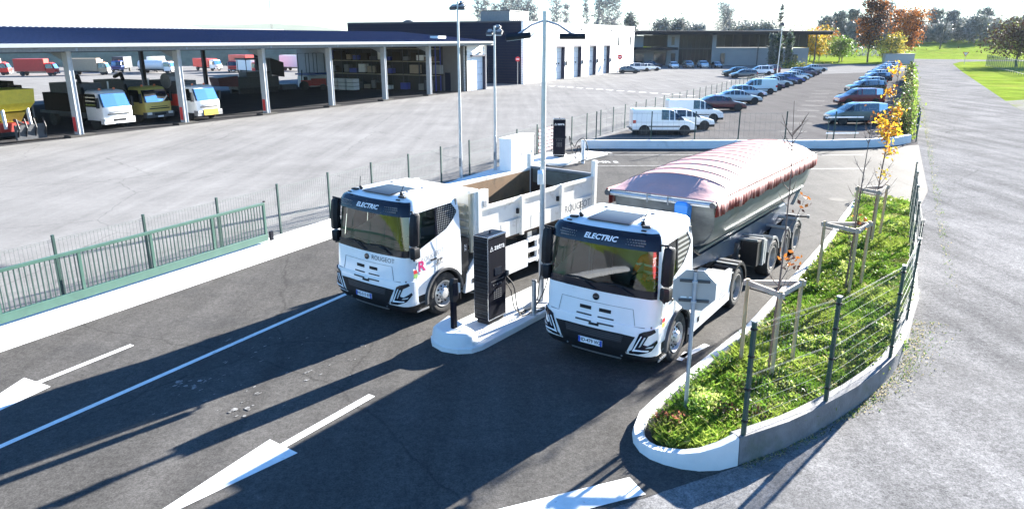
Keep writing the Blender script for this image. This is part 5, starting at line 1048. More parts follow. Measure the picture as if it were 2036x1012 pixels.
def car_meshes(style, paint):
    key = (style, paint)
    if key in CARM: return CARM[key]
    s = STY[style]; W = s['W']; P = s['prof']; c0, c1 = s['cab']; van = style == 'van'
    def ring(i):
        y, zb, zr_ = P[i]; e = min(1, .80 + .2 * min(1, y / .5)) * min(1, .86 + .14 * min(1, (s['L'] - y) / .35)); w_ = W * e; g = max(0, zr_ - zb); tw = w_ * (1 - .20 * min(1, g / .5)) if g > .02 else w_ * .80
        if van and y > 2: tw = w_ * .92
        zr2 = zr_ if g > .02 else zb + .03
        h = [(w_ * .93, .20), (w_ * 1.0, .38), (w_ * 1.0, zb * .72), (w_ * .965, zb), (tw * 1.0, zr2 - .03 if g > .02 else zb + .012), (tw * .82, zr2)]
        return [(x, y, z) for x, z in h] + [(-x, y, z) for x, z in h[::-1]]
    rings = [ring(i) for i in range(len(P))]; n = len(P)
    # pillars: split cabin stations
    st = []; 
    for i in range(n): st.append((rings[i], i))
    fine = []; win = []
    for i in range(n - 1):
        cabin = c0 <= i < c1
        if cabin:
            for q0, q1, k in ((0, .06, 'p'), (.06, .94, 'w'), (.94, 1, 'p')): fine.append((i + q0, k))
        else: fine.append((float(i), 'b'))
    fine.append((float(n - 1), 'b'))
    def R_(f):
        i = min(int(f), n - 2); t = f - i; return [tuple(Vector(a).lerp(Vector(b_), t)) for a, b_ in zip(rings[i], rings[i + 1])]
    RR = [R_(f) for f, k in fine]; wf = set()
    for a in range(len(fine) - 1):
        f, k = fine[a]; i = int(f + 1e-6); cabin = c0 <= i < c1; N = 12
        if cabin and k == 'w':
            rear_glass = i == c1 - 1 and not van; ws = i == c0
            if not (ws or rear_glass): wf |= {(a, 3), (a, 7)}
            else: wf |= {(a, 4), (a, 5), (a, 6), (a, 3), (a, 7)}
        elif cabin and (int(f) == c0) and k == 'p': pass
    b = MB(); b.loft(RR, paint, True, True, lambda a, k: None if (a, k) in wf else ('black_plastic' if k in (0, 10) or k == 11 else paint))
    gl_ = MB()
    for a, k in wf:
        q = [RR[a][k], RR[a][(k + 1) % 12], RR[a + 1][(k + 1) % 12], RR[a + 1][k]]; gl_.face([Vector(p) for p in q], 'car_glass')
    # dark cabin inside, wheel arches, trim
    y0, y1 = P[c0 + 1][0], P[c1 - 1][0]; b.bb(-W * .78, W * .78, P[c0][0] + .15, P[c1][0] - .2 if not van else P[c1][0], .5, P[c0][1] - .06, 'black_plastic')
    for x in (-.38, .38): b.box((x, y0 + .55, 1.0), (.46, .14, .62), 'seat_cloth', rx=-.2)
    for y in s['wb']:
        for sg in (1, -1): b.lathe([(-.02, s['R'] * 1.24), (.012, s['R'] * 1.22)], (sg * W * .995, y, s['R'] * 1.02), (sg, 0, 0), 'black_plastic', 20)
    b.box((0, -.005, .36), (W * 1.3, .03, .14), 'black_plastic'); b.box((0, s['L'] - .01, .36), (W * 1.5, .05, .16), 'black_plastic'); b.box((0, .01, .48), (.5, .03, .1), 'plate_white'); b.box((0, s['L'] + .01, .75 if not van else .6), (.5, .02, .1), 'plate_white')
    for sg in (1, -1): b.box((sg * (W + .08), y0 - .28, P[c0][1] + .07), (.16, .09, .12), paint if style != 'van' else 'black_plastic')
    if van:
        for sg in (1, -1): b.box((sg * W, 2.3, .62), (.02, 2.2, .07), 'black_plastic')
    body = b.mesh('car_body', 38); glass = gl_.mesh('car_window', 40)
    wm_ = {}
    for sg in (1, -1):
        m_ = MB(); simple_wheel(m_, 0, 0, s['R'], .20, sg); wm_[sg] = m_.mesh('car_wheel', 40)
    hl = {}
    for sg in (1, -1): m_ = MB(); m_.loft([[(sg * (W * .56), .03, .56), (sg * W * .82, .12, .60), (sg * W * .84, .20, .70), (sg * W * .58, .10, .68)], [(sg * W * .56, .22, .58), (sg * W * .86, .34, .62), (sg * W * .88, .40, .74), (sg * W * .58, .34, .77)]], 'lamp_lens'); hl[sg] = m_.mesh('headlight')
    tlm = {}
    for sg in (1, -1): zt = P[-2][1]; m_ = MB(); m_.bb(min(sg * W * .68, sg * W * .92), max(sg * W * .68, sg * W * .92), s['L'] - .22, s['L'] + .005 if not van else s['L'] - .01, zt - .26, zt - .04, 'red_lens'); tlm[sg] = m_.mesh('tail_light')
    CARM[key] = (body, glass, wm_, hl, tlm); return CARM[key]
def car(style, paint, x, y, rz, label, group):
    s = STY[style]; body, glass, wm_, hl, tlm = car_meshes(style, paint); c = cos(rz); sn = sin(rz); cx, cy = 0, s['L'] / 2
    t = thing('parked_van' if style == 'van' else 'parked_car', label, 'van' if style == 'van' else 'car', (x - (cx * c - cy * sn), y - (cx * sn + cy * c), .02), rz, group)
    def part(n, me, loc=(0, 0, 0), par=t): o = bpy.data.objects.new(n, me); COL.objects.link(o); o.parent = par; o.location = loc; return o
    bo_ = part('body', body); part('window', glass)
    for wy in s['wb']:
        for sg in (1, -1): part('wheel', wm_[sg], (sg * (s['W'] - .09), wy, 0))
    for sg in (1, -1): part('headlight', hl[sg]); part('tail_light', tlm[sg])
    return t
for n_, c_, ro in (('car_white', (.78, .79, .79), .25), ('car_silver', (.42, .46, .50), .28), ('car_maroon', (.10, .018, .03), .22), ('car_navy', (.02, .025, .07), .2), ('car_blue', (.03, .06, .25), .2), ('car_black', (.012, .012, .016), .18), ('car_grey', (.10, .11, .125), .25), ('car_greygreen', (.11, .15, .16), .26), ('car_red', (.18, .014, .03), .22), ('car_lightblue', (.45, .60, .68), .3), ('car_plum', (.06, .03, .08), .22), ('car_sky', (.30, .40, .52), .26)):
    M(n_, c_, ro, .25 if 'white' not in n_ else 0, var=.02, coat=.8)
LEFTG = 'cars parked nose out in the left row of the car park'; RIGHTG = 'cars parked along the hedge in the right row of the car park'; OFFG = 'cars parked in front of the offices'
HL = radians(-90 - 180); 
LROW = [('van', 'car_white', 10.70, 52.0, 'small white panel van parked nearest the low wall'), ('hatch', 'car_white', 13.05, 55.2, 'white hatchback squeezed between the two white vans'), ('van', 'car_white', 14.9, 60.2, 'white delivery van beside the maroon saloon'), ('sedan', 'car_maroon', 19.7, 69.7, 'maroon saloon with a sunlit bonnet next to a white van'), ('sedan', 'car_silver', 23.7, 77.3, 'silver blue saloon beside the maroon saloon'), ('hatch', 'car_sky', 26.9, 84.6, 'pale blue hatchback between the silver saloon and the pale blue van'), ('van', 'car_lightblue', 30.2, 91.5, 'pale blue panel van with its nose to the fence'), ('hatch', 'car_plum', 34.0, 98.6, 'plum coloured hatchback just beyond the pale blue van'), ('sedan', 'car_silver', 37.0, 104.6, 'silver saloon second beyond the pale blue van'), ('sedan', 'car_navy', 39.2, 108.6, 'navy saloon third beyond the pale blue van'), ('estate', 'car_blue', 42.0, 113.0, 'bright blue estate car in the middle of the left row'), ('hatch', 'car_white', 45.6, 120.0, 'white hatchback behind the bright blue estate'), ('hatch', 'car_sky', 48.6, 126.2, 'light blue hatchback two places past the bright blue estate'), ('suv', 'car_plum', 52.0, 133.2, 'plum off-roader toward the far end of the left row'), ('sedan', 'car_navy', 56.0, 141.0, 'dark blue saloon next to last in the left row'), ('sedan', 'car_silver', 63.0, 155.2, 'silver saloon last and farthest in the left row')]
for k, (s_, p_, x, y, lb) in enumerate(LROW): car(s_, p_, x, y, radians(90) if p_ != 'car_lightblue' else radians(-90), lb, LEFTG)
RROW = [('mpv', 'car_greygreen', 27.0, 58.2, 'grey green people carrier nearest the low wall in the right row'), ('mpv', 'car_red', 35.2, 75.6, 'dark red people carrier behind the grey green one'), ('suv', 'car_black', 43.5, 92.0, 'black off-roader beyond the dark red people carrier'), ('hatch', 'car_silver', 49.6, 103.5, 'silver hatchback beyond the black off-roader'), ('estate', 'car_navy', 56.6, 116.6, 'navy estate second beyond the black off-roader'), ('hatch', 'car_white', 63.0, 128.8, 'white hatchback halfway down the right row'), ('sedan', 'car_plum', 68.5, 139.2, 'plum saloon past the white hatchback in the right row'), ('hatch', 'car_sky', 74.0, 149.4, 'pale blue hatchback far down the right row'), ('hatch', 'car_white', 80.0, 160.6, 'white hatchback last but one in the right row'), ('estate', 'car_silver', 86.5, 172.5, 'silver estate farthest away in the right row')]
for s_, p_, x, y, lb in RROW: car(s_, p_, x + .3, y, radians(-90), lb, RIGHTG)
OROW = [('hatch', 'car_grey', 23.0, 147.0, 90, 'dark grey hatchback parked by the far end of the white wall'), ('mpv', 'car_white', 26.6, 156.0, 90, 'white people carrier half hidden behind the dark grey hatchback'), ('hatch', 'car_white', 29.6, 159.5, 90, 'white hatchback rightmost of the three by the white wall'), ('estate', 'car_navy', 33.2, 177.0, 90, 'navy estate in the shade of the office canopy'), ('hatch', 'car_white', 37.3, 172.6, 0, 'white hatchback leftmost of the four facing out from the office'), ('suv', 'car_grey', 41.0, 174.0, 0, 'grey off-roader facing out second from the left before the office'), ('suv', 'car_silver', 44.4, 174.0, 0, 'silver off-roader facing out third from the left before the office'), ('sedan', 'car_black', 47.6, 174.0, 0, 'black saloon facing out rightmost before the office'), ('suv', 'car_black', 40.3, 134.6, -90, 'black off-roader behind the fence leftmost of the four dark cars'), ('estate', 'car_grey', 40.0, 129.0, -90, 'dark grey estate nearest the fence corner'), ('mpv', 'car_white', 46.6, 140.0, -90, 'white people carrier beside the black off-roader near the lamp post'), ('suv', 'car_maroon', 50.0, 146.0, -90, 'maroon off-roader near the tall lamp post')]
for s_, p_, x, y, a, lb in OROW: car(s_, p_, x, y, radians(a), lb, OFFG)
# ---- lorries under and behind the shed
def lorry(label, loc, rz, paint, body, L=7.0, grp=None, bumper='dark_grey', lens=True, sc=1.0, bh=2.6):
    t = thing('lorry', label, 'lorry', loc, rz, grp); t.scale = (sc,) * 3
    def ringc(y0w): pass
    c = MB(); sec = []
    for z, y, w_ in ((.62, .06, 1.18), (1.15, .02, 1.2), (1.55, .05, 1.2), (2.45, .42, 1.14), (2.62, .60, 1.06), (2.68, .85, .9)):
        r = .2; sec.append([(-w_, 1.85, z), (-w_, y + r + .1, z), (-w_ + r * .4, y + r * .35, z), (-w_ + r, y, z), (0, y - .06, z), (w_ - r, y, z), (w_ - r * .4, y + r * .35, z), (w_, y + r + .1, z), (w_, 1.85, z)])
    c.loft(sec, paint, True, True, lambda a, k: None if (a == 2 and 2 <= k <= 5) or (a == 2 and k in (0, 7)) else paint); c.bb(-1.0, 1.0, .5, 1.8, .7, 1.4, 'black_plastic'); c.bb(-1.1, 1.1, 1.75, 1.84, .7, 2.5, 'dark_grey'); c.build('cab', t, smooth=35)
    g_ = MB()
    for k in (0, 2, 3, 4, 5, 7): g_.face([sec[2][k], sec[2][k + 1], sec[3][k + 1], sec[3][k]], 'car_glass')
    g_.build('window', t)
    b_ = MB(); b_.bb(-1.2, 1.2, -.04, .35, .38, .80, bumper); b_.bb(-.5, .5, -.05, -.03, .55, .72, 'black_plastic'); b_.box((0, -.055, .46), (.5, .02, .12), 'plate_white'); b_.build('bumper', t, bevel=.04)
    b_ = MB(); b_.bb(-.85, .85, -.055, .0, 1.02, 1.10, 'black_plastic'); b_.bb(-.7, .7, -.055, .0, 1.18, 1.22, 'black_plastic'); b_.build('grille', t)
    for sg in (1, -1): b_ = MB(); b_.bb(min(sg * .72, sg * 1.12), max(sg * .72, sg * 1.12), -.06, .02, .62, .80, 'lamp_lens'); b_.build('headlight', t); b_ = MB(); b_.bb(sg * 1.32 - .08, sg * 1.32 + .08, .2, .36, 1.5, 2.2, 'black_plastic'); b_.tube([(sg * 1.15, .4, 2.2), (sg * 1.3, .3, 2.15)], .025, 'black_plastic', 5); b_.build('mirror', t)
    for x in (-.55, .55): b_ = MB(); b_.lathe([(0, .09), (.14, .08), (.17, .03)], (x, 1.0, 2.66), (0, 0, 1), 'beacon', 10); b_.build('beacon', t)
    ch_ = MB(); ch_.bb(-.45, .45, .8, L, .60, .85, 'dark_grey'); ch_.build('chassis', t)
    for y in (1.15, L - 1.4):
        for sg in (1, -1): w__ = MB(); simple_wheel(w__, sg * 1.02, y, .5, .3, sg, 'rim_dirty'); w__.build('wheel', t, smooth=40)
    b_ = MB()
    if body == 'tipper': b_.loft([[(-1.2, y, .95), (1.2, y, .95), (1.25, y, .95 + bh * .6), (-1.25, y, .95 + bh * .6)] for y in (2.0, L)], paint)
    elif body == 'plant': b_.bb(-1.2, 1.2, 2.0, L, .9, 1.1, 'dark_grey'); b_.bb(-1.1, 1.1, 2.1, L - .5, 1.1, 2.4, 'timber_dark'); b_.bb(-.9, .7, 2.6, L - 1.2, 2.4, 3.1, 'dark_grey'); b_.tube([(-.9, 2.3, 2.4), (-.4, 3.5, 3.6), (.2, 5.2, 3.3)], .14, 'black_plastic', 6); b_.tube([(.9, 2.2, 1.2), (.95, 2.2, 3.2)], .06, 'galvanised', 6)
    elif body == 'redplant': b_.bb(-1.2, 1.2, 2.0, L, .9, 1.1, 'dark_grey'); b_.bb(-1.15, 1.1, 2.1, L - 1, 1.1, 2.0, 'lorry_red'); b_.bb(-1.0, .9, 2.3, L - 1.5, 2.0, 3.0, 'dark_grey'); b_.lathe([(-.5, .6), (.5, .6)], (-.6, 3.4, 3.0), (1, 0, 0), 'mid_grey', 12)
    elif body == 'tank': b_.lathe([(0, .8), (.2, 1.1), (L - 2.6, 1.1), (L - 2.4, .8)], (0, 2.1, 1.9), (0, 1, 0), 'lorry_white', 16); b_.bb(-1.1, 1.1, 2, L, .85, 1.0, 'dark_grey')
    else: b_.bb(-1.25, 1.25, 2.0, L, .95, .95 + bh, body)
    b_.build('load_body', t); return t
RS = radians(62.1); SG = 'lorries parked under the shed'
lorry('white lorry with orange beacons, nose out between the first two shed columns', (-29.6, 55.3, .01), RS, 'lorry_white', 'plant', 7.5, SG, 'lorry_white', sc=1.05)
lorry('pale yellow lorry with a dark load, nose out under the shed', (-28.6, 59.7, .01), RS, 'lorry_yellow', 'plant', 7.5, SG, 'dark_grey', sc=1.05)
wl = lorry('white lorry carrying red plant with a yellow panel on its bumper', (-25.2, 61.3, .01), RS, 'lorry_white', 'redplant', 7.5, SG, 'mid_grey', sc=1.05)
b = MB(); b.bb(-.6, .75, -.10, -.06, .42, .88, 'safety_yellow'); b.build('warning_panel', wl)
FG = 'vehicles parked in the far yard behind the shed'
lorry('red lorry with a white load box in the far yard, left end', (-94, 140, .01), radians(105), 'lorry_red', 'lorry_white', 8, FG, sc=.85)
lorry('red box lorry standing side on in the far yard', (-84, 138, .01), radians(100), 'lorry_red', 'lorry_red', 8, FG, sc=.85)
lorry('cream box lorry standing side on in the far yard', (-76, 141, .01), radians(100), 'tan', 'tan', 8, FG, sc=.85)
lorry('blue cabbed lorry facing the shed in the far yard', (-79.5, 150, .01), radians(10), 'lorry_blue', 'dark_grey', 8, FG, sc=.85)
lorry('white cabbed lorry facing the shed beside the blue one', (-72.5, 150, .01), radians(10), 'lorry_white', 'lorry_white', 8, FG, sc=.85)
lorry('white tanker lorry in the far yard', (-66, 146, .01), radians(80), 'lorry_white', 'tank', 9, FG, sc=.85)
lorry('red tipper lorry in the far yard, half hidden by a column', (-56, 150, .01), radians(15), 'lorry_red', 'tipper', 8, FG, sc=.85)
lorry('red lorry with tall load box in the far yard', (-52, 152, .01), radians(60), 'lorry_red', 'lorry_red', 8, FG, sc=.85, bh=3)
lorry('white box lorry at the right end of the far yard', (-42, 158, .01), radians(70), 'lorry_white', 'lorry_white', 9, FG, sc=.85, bh=2.8)
lorry('white flat lorry at the far right under the eaves', (-36, 160, .01), radians(30), 'lorry_white', 'tan', 8, FG, sc=.85, bh=1.2)
lorry('white lorry with a tan tipping body in the far yard left of the white tanker', (-88, 158, .01), radians(25), 'lorry_white', 'tan', 8, FG, sc=.85, bh=1.6)
lorry('red lorry nearest the paving machine in the far yard', (-47, 140, .01), radians(50), 'lorry_red', 'lorry_white', 8, FG, sc=.85, bh=2.2)
lorry('blue lorry with a white box at the right of the far yard', (-31, 150, .01), radians(40), 'lorry_blue', 'lorry_white', 8, FG, sc=.85)
lorry('white lorry with a red box in the middle of the far yard', (-62, 158, .01), radians(60), 'lorry_white', 'lorry_red', 8, FG, sc=.85, bh=2.0)
b = MB(); b.loft([[(-330, 168, 0), (-330, 260, 0), (-330, 240, 11), (-330, 200, 10)], [(-140, 175, 0), (-140, 220, 0), (-140, 205, 9), (-140, 186, 8)], [(-30, 200, 0), (-30, 230, 0), (-30, 220, 5), (-30, 208, 5)]], 'spoil'); tag(b.build('hillside'), kind='structure')
# ---- spreader, paver, tractor
t = thing('spreader', 'yellow and red towed spreader with dark hopper legs at the near end of the shed', 'machine', SH(-2.7, -3.0, .01), RS)
def part(n, par, fn): b = MB(); fn(b); return b.build(n, par)
part('hopper', t, lambda b: b.loft([[(-1.2 * s_, -.9 * s_ - .3, z), (1.2 * s_, -.9 * s_ - .3, z), (1.2 * s_, 2.8 * s_, z), (-1.2 * s_, 2.8 * s_, z)] for z, s_ in ((1.9, .7), (2.4, 1.0), (3.3, 1.05))], 'equip_yellow'))
part('lower_hopper', t, lambda b: b.loft([[(-1.0 * s_, -.3, z), (1.0 * s_, -.3, z), (1.0 * s_, 2.2, z), (-1.0 * s_, 2.2, z)] for z, s_ in ((1.15, .6), (1.75, 1.0))], 'equip_yellow'))
part('chassis', t, lambda b: b.bb(-.9, .9, -.6, 4, .55, 1.1, 'equip_red'))
[part('hydraulic_ram', t, lambda b: b.tube([(x, -1.0, .8), (x, -.9, 2.3)], .11, 'galvanised', 8)) for x in (-.8, .8)]; part('ram_cover', t, lambda b: b.bb(.55, 1.1, -1.15, -.6, 2.3, 2.8, 'equip_red'))
part('loading_grab', t, lambda b: (b.bb(-.9, 1.0, -2.3, -2.1, .15, 1.1, 'dark_grey'), [b.tube([(x, -2.2, .2), (x, -2.5, .9), (x, -2.3, 1.5)], .05, 'black_plastic', 6) for x in (-.8, -.3, .3, .9)], b.tube([(0, -.6, 1.3), (0, -2.2, .9)], .1, 'dark_grey', 6)))
for y in (0.1, 2.6):
    for sg in (1, -1): b = MB(); simple_wheel(b, sg * 1.0, y, .48, .34, sg, 'rim_dirty'); b.build('wheel', t, smooth=40)
t = thing('timber_stack', 'dark stacked timber and frames standing in the first shed bay', 'stack', SH(-6.5, -2.0, .01), SR)
part('board_stack', t, lambda b: [b.bb(-2.2, 2, -2.2 + .5 * k, -1.8 + .5 * k, .3, 3.4 + .15 * (k % 3), 'timber_dark') for k in range(7)])
part('base', t, lambda b: b.bb(-2.4, 2.2, -2.4, 1.6, 0, .3, 'dark_grey'))
t = thing('flatbed_trailer', 'dark flat trailer loaded with planks left of the white lorry', 'trailer', SH(-4.2, -1.5, .01), RS)
part('deck', t, lambda b: b.bb(-1.2, 1.2, 0, 6.5, .9, 1.15, 'timber_dark')); part('plank_load', t, lambda b: [b.bb(-1.1, 1.1, .3, 6.2, 1.2 + .3 * k, 1.42 + .3 * k, 'timber_dark') for k in range(5)]); part('frame', t, lambda b: [b.tube([(x, .2, .9), (x, .2, 3.0), (x * .6, 2.5, 3.4), (x, 5, 3.2)], .06, 'mid_grey', 6) for x in (-1.1, 1.1)])
for y in (1.2, 5):
    for sg in (1, -1): b = MB(); simple_wheel(b, sg * .95, y, .42, .3, sg, 'rim_dirty'); b.build('wheel', t, smooth=40)
t = thing('road_paver', 'dark road paving machine with a flat canopy at the rear of the shed', 'machine', SH(-22.5, 36.5, .01), radians(62 - 105))
part('hull', t, lambda b: (b.bb(-1.2, 1.2, -2.4, 3.2, .5, 2.0, 'paver_dark'), b.bb(-1.0, 1.0, -1, 2.4, 2.0, 2.6, 'dark_grey'))); part('canopy', t, lambda b: (b.bb(-1.3, 1.3, -1.2, 2.2, 4.0, 4.2, 'dark_grey'), [b.tube([(x, y, 2.4), (x, y, 4.0)], .05, 'black_plastic', 6) for x in (-1.1, 1.1) for y in (-1, 2)]))
part('hopper', t, lambda b: b.loft([[(-1.4, -2.4, .9), (1.4, -2.4, .9), (1.5, -2.4, 2.2), (-1.5, -2.4, 2.2)], [(-1.1, -4.6, 1.0), (1.1, -4.6, 1.0), (1.2, -4.8, 2.0), (-1.2, -4.8, 2.0)]], 'maroon_dark')); part('screed', t, lambda b: b.bb(-1.6, 1.6, 3.4, 5.4, .25, .9, 'dark_grey')); part('conveyor', t, lambda b: b.loft([[(-.5, 2.6, 2.2), (.5, 2.6, 2.2), (.5, 2.6, 4.2), (-.5, 2.6, 4.2)], [(-.6, 4.4, 1.8), (.6, 4.4, 1.8), (.6, 4.4, 3.6), (-.6, 4.4, 3.6)]], 'black_plastic'))
for sg in (1, -1): part('track', t, lambda b: b.bb(min(sg * .8, sg * 1.3), max(sg * .8, sg * 1.3), -2.2, 3, .02, .7, 'rubber'))
t = thing('compact_tractor', 'small dark red tractor parked left of the white pallets in the shed', 'tractor', SH(-18.6, 43.5, .01), radians(62 + 40))
part('body', t, lambda b: (b.bb(-.35, .35, -1.6, .3, .6, 1.5, 'equip_red'), b.bb(-.6, .6, .3, 1.6, .6, 1.3, 'equip_red'), b.box((0, 1.0, 1.5), (.5, .5, .5), 'black_plastic'))); part('roll_bar', t, lambda b: b.tube([(-.55, 1.5, 1.2), (-.55, 1.4, 2.6), (.55, 1.4, 2.6), (.55, 1.5, 1.2)], .04, 'black_plastic', 6))
for y, R_ in ((-1.2, .42), (1.2, .62)):
    for sg in (1, -1): b = MB(); simple_wheel(b, sg * .75, y, R_, .3, sg, 'cream_white'); b.build('wheel', t, smooth=40)
t = thing('attachment_frame', 'blue wheeled frame with raised rails left of the dark red tractor', 'trailer', SH(-22.5, 47.5, .01), radians(-28))
part('frame', t, lambda b: (b.bb(-1.2, 1.2, -2, 2, 1.8, 2.0, 'lorry_blue'), [b.tube([(-1, y, 2.0), (-1, y, 4.6), (1, y, 4.6), (1, y, 2.0)], .05, 'dark_grey', 6) for y in (-1.5, 0, 1.5)])); part('base', t, lambda b: b.bb(-1.0, 1.0, -1.8, 1.8, .2, 1.6, 'cabinet_white'))
# ================================================================ trees, hedge, verge and the far country
def rot_(v, ax, a): v = v.copy(); v.rotate(Matrix.Rotation(a, 3, ax)); return v
def tree(name, label, base, h, cr, cb, mats, nleaf, ls, seed, group=None, trunk='bark', tr=.16, limbs=14, flat=1.0, lean=0.0, clump=.28, shape='round', bare=0, zb=0.0):
    r = random.Random(seed); t = thing(name, label, 'tree', (*base, zb), 0, group); mb = MB(); n = 7
    P = [Vector((lean * h * (i / n) ** 1.3 + r.uniform(-.02, .02) * h * (i > 0), r.uniform(-.02, .02) * h * (i > 0), h * .93 * i / n)) for i in range(n + 1)]
    mb.tube(P, [tr * (1 - .9 * i / n) + .01 for i in range(n + 1)], trunk, 7); C = []
    for k in range(limbs):
        q = cb + (.97 - cb) * (k + r.random()) / limbs; z = h * q * .93; i = min(int(z / (h * .93) * n), n - 1); a = P[i].lerp(P[i + 1], z / (h * .93) * n - i)
        e = (q - cb) / (1 - cb)
        w_ = {'round': sqrt(max(.05, 1 - (2 * e - .8) ** 2 * .62)), 'column': .75 + .25 * sin(e * 3), 'cone': 1.05 - e * .9, 'vase': .35 + .75 * e if e < .75 else 1.0 - (e - .75) * 1.4}[shape]
        an = k * 2.4 + r.uniform(-.5, .5); L_ = cr * w_ * r.uniform(.7, 1.12)
        up = {'column': 1.6, 'vase': 1.1}.get(shape, .45) * r.uniform(.5, 1.2)
        d = Vector((cos(an), sin(an), 0)); b_ = a + d * L_ * .5 + Vector((0, 0, L_ * up * .4)); c = a + d * L_ + Vector((0, 0, L_ * up * (.85 if shape != 'round' else .5)))
        if c.z > h: c.z = h * r.uniform(.9, 1.0)
        r0 = max(.02, tr * .45 * (1 - e * .7)); mb.tube([a, b_, c], [r0, r0 * .6, r0 * .2], trunk, 5); C += [c, b_.lerp(c, .5), b_]
        for j in range(bare):
            s_ = b_.lerp(c, r.random()) if j % 2 else a.lerp(b_, r.random()); dd = (d * r.uniform(.1, 1) + Vector((r.uniform(-.6, .6), r.uniform(-.6, .6), r.uniform(.3, 1.6)))).normalized() * cr * r.uniform(.25, .6); m_ = s_ + dd * .5 + Vector((0, 0, .04 * cr)); mb.tube([s_, m_, s_ + dd], [r0 * .35, r0 * .22, r0 * .06], trunk, 3)
    C.append(P[-1]); mb.build('trunk', t, smooth=60)
    if nleaf:
        lm = MB(); sg = cr * clump
        cm = [(c, r.choice(mats)) for c in C]
        for k in range(nleaf):
            c, m_ = r.choice(cm); p = c + Vector((r.gauss(0, sg), r.gauss(0, sg), r.gauss(0, sg * .8 * flat)))
            if p.z < h * cb * .7: continue
            leafq(lm, p, ls * r.uniform(.6, 1.3), m_ if r.random() < .75 else r.choice(mats), r)
        lm.build('crown', t, weld=False)
    return t
tree('autumn_tree', 'tall dark purple brown tree with an orange flank beyond the car park', (101.5, 214), 16.8, 3.3, .18, ['leaf_rust', 'leaf_brown', 'leaf_rust', 'leaf_orange'], 5200, .30, 31, limbs=30, shape='column', clump=.27, tr=.25, lean=.03)
tree('autumn_tree', 'broad orange brown tree with a rounded crown beside the far junction', (119.0, 228), 14.2, 5.4, .28, ['leaf_orange', 'leaf_orange', 'leaf_rust'], 5200, .30, 33, limbs=32, shape='vase', clump=.24, tr=.25, bare=3)
tree('orchard_tree', 'small golden green tree at the foot of the dark purple tree', (103.5, 205), 7.4, 3.0, .25, ['leaf_gold', 'leaf_gold', 'leaf_olive'], 1900, .28, 35, limbs=14)
OG = 'orchard trees on the grass beyond the car park'
tree('orchard_tree', 'golden yellow orchard tree nearest the office roof column', (88.5, 223), 8.4, 3.8, .25, ['leaf_gold', 'leaf_yellow', 'leaf_olive'], 2400, .30, 36, OG, limbs=16)
tree('orchard_tree', 'yellow and orange orchard tree second from the office', (95.0, 232), 9.4, 4.4, .25, ['leaf_gold', 'leaf_orange', 'leaf_olive'], 2600, .32, 37, OG, limbs=16)
tree('orchard_tree', 'green orchard tree in front of the yellow and orange one', (94.2, 216), 6.4, 3.0, .3, ['leaf_green', 'leaf_olive'], 1800, .28, 38, OG, limbs=14)
tree('orchard_tree', 'low dark green orchard tree left of the dark purple tree', (99.5, 226), 5.2, 3.2, .35, ['leaf_dark', 'leaf_green'], 1700, .28, 39, OG, limbs=14)
tree('orchard_tree', 'small pale green orchard tree between the green and dark green ones', (97.0, 240), 6.0, 2.6, .3, ['leaf_green', 'leaf_bright'], 1400, .28, 40, OG, limbs=12)
tree('broad_tree', 'wide brown twiggy tree behind the green metal fence at the right edge', (122.0, 181), 10.2, 6.2, .25, ['leaf_brown', 'leaf_rust', 'leaf_olive', 'leaf_brown'], 4200, .30, 41, limbs=30, bare=5, trunk='bark_dark', tr=.32, flat=.8)
tree('broad_tree', 'second dark brown tree cut off by the right edge of the picture', (131.0, 182), 9.4, 6.0, .22, ['leaf_brown', 'leaf_rust', 'leaf_olive'], 3600, .30, 42, limbs=28, bare=4, trunk='bark_dark', tr=.3, flat=.8)
for k, (x, y, h, lb) in enumerate(((61.2, 177, 7.3, 'left'), (63.4, 178.5, 7.2, 'middle'), (65.2, 177, 7.4, 'right'))): tree('cypress', 'slim dark green cypress against the office wall, %s of three' % lb, (x, y), h + .6, .60, .02, ['wood_far', 'leaf_dark', 'wood_far'], 2600, .22, 44 + k, 'cypresses at the office wall', limbs=26, shape='column', clump=.42, tr=.10)
PG = 'bare poplars behind the depot buildings'
POP = [(955, 2, 17, .9), (967, 0, 18.5, 1.3), (986, 14, 16, 1.0), (1003, 2, 19, 1.3), (1019, 0, 20, 1.9), (1030, 6, 18, 1.7), (1048, 2, 18.5, 1.1), (1061, 16, 16, .9), (1100, 4, 18, 1.5), (1121, 14, 16, .8), (1158, 2, 18, .7), (1182, 6, 18, 1.3), (1196, 0, 20, 1.6), (1212, 4, 18, 1.5), (1416, 16, 17, 1.7), (1425, 22, 15, 1.4)]
for k, (px, top, h, cr) in enumerate(POP):
    Y = 236 if px < 1300 else 262; x = (px - 1018) / 1440 * (Y + 2); hh = 6.5 + (78 - top) / 1440 * Y * 1.03 + .5
    tree('bare_poplar', 'bare upright poplar behind the buildings, number %s from the left in the row' % ('first second third fourth fifth sixth seventh eighth ninth tenth eleventh twelfth thirteenth fourteenth fifteenth sixteenth'.split()[k]), (x, Y), hh, cr * 1.25, .06, ['twig_far'], 2600 if cr > 1 else 1300, .26, 60 + k, PG, 'twig_grey', tr=.20, limbs=26, shape='column', bare=7, clump=.42)
tree('bare_conifer', 'thin dark spire like tree rising far behind the office roof', ((1522 - 1018) / 1440 * 262, 260), 19.5, 1.1, .1, ['leaf_brown', 'twig_far'], 1500, .26, 90, None, 'twig_grey', limbs=22, shape='cone', bare=3, tr=.16)
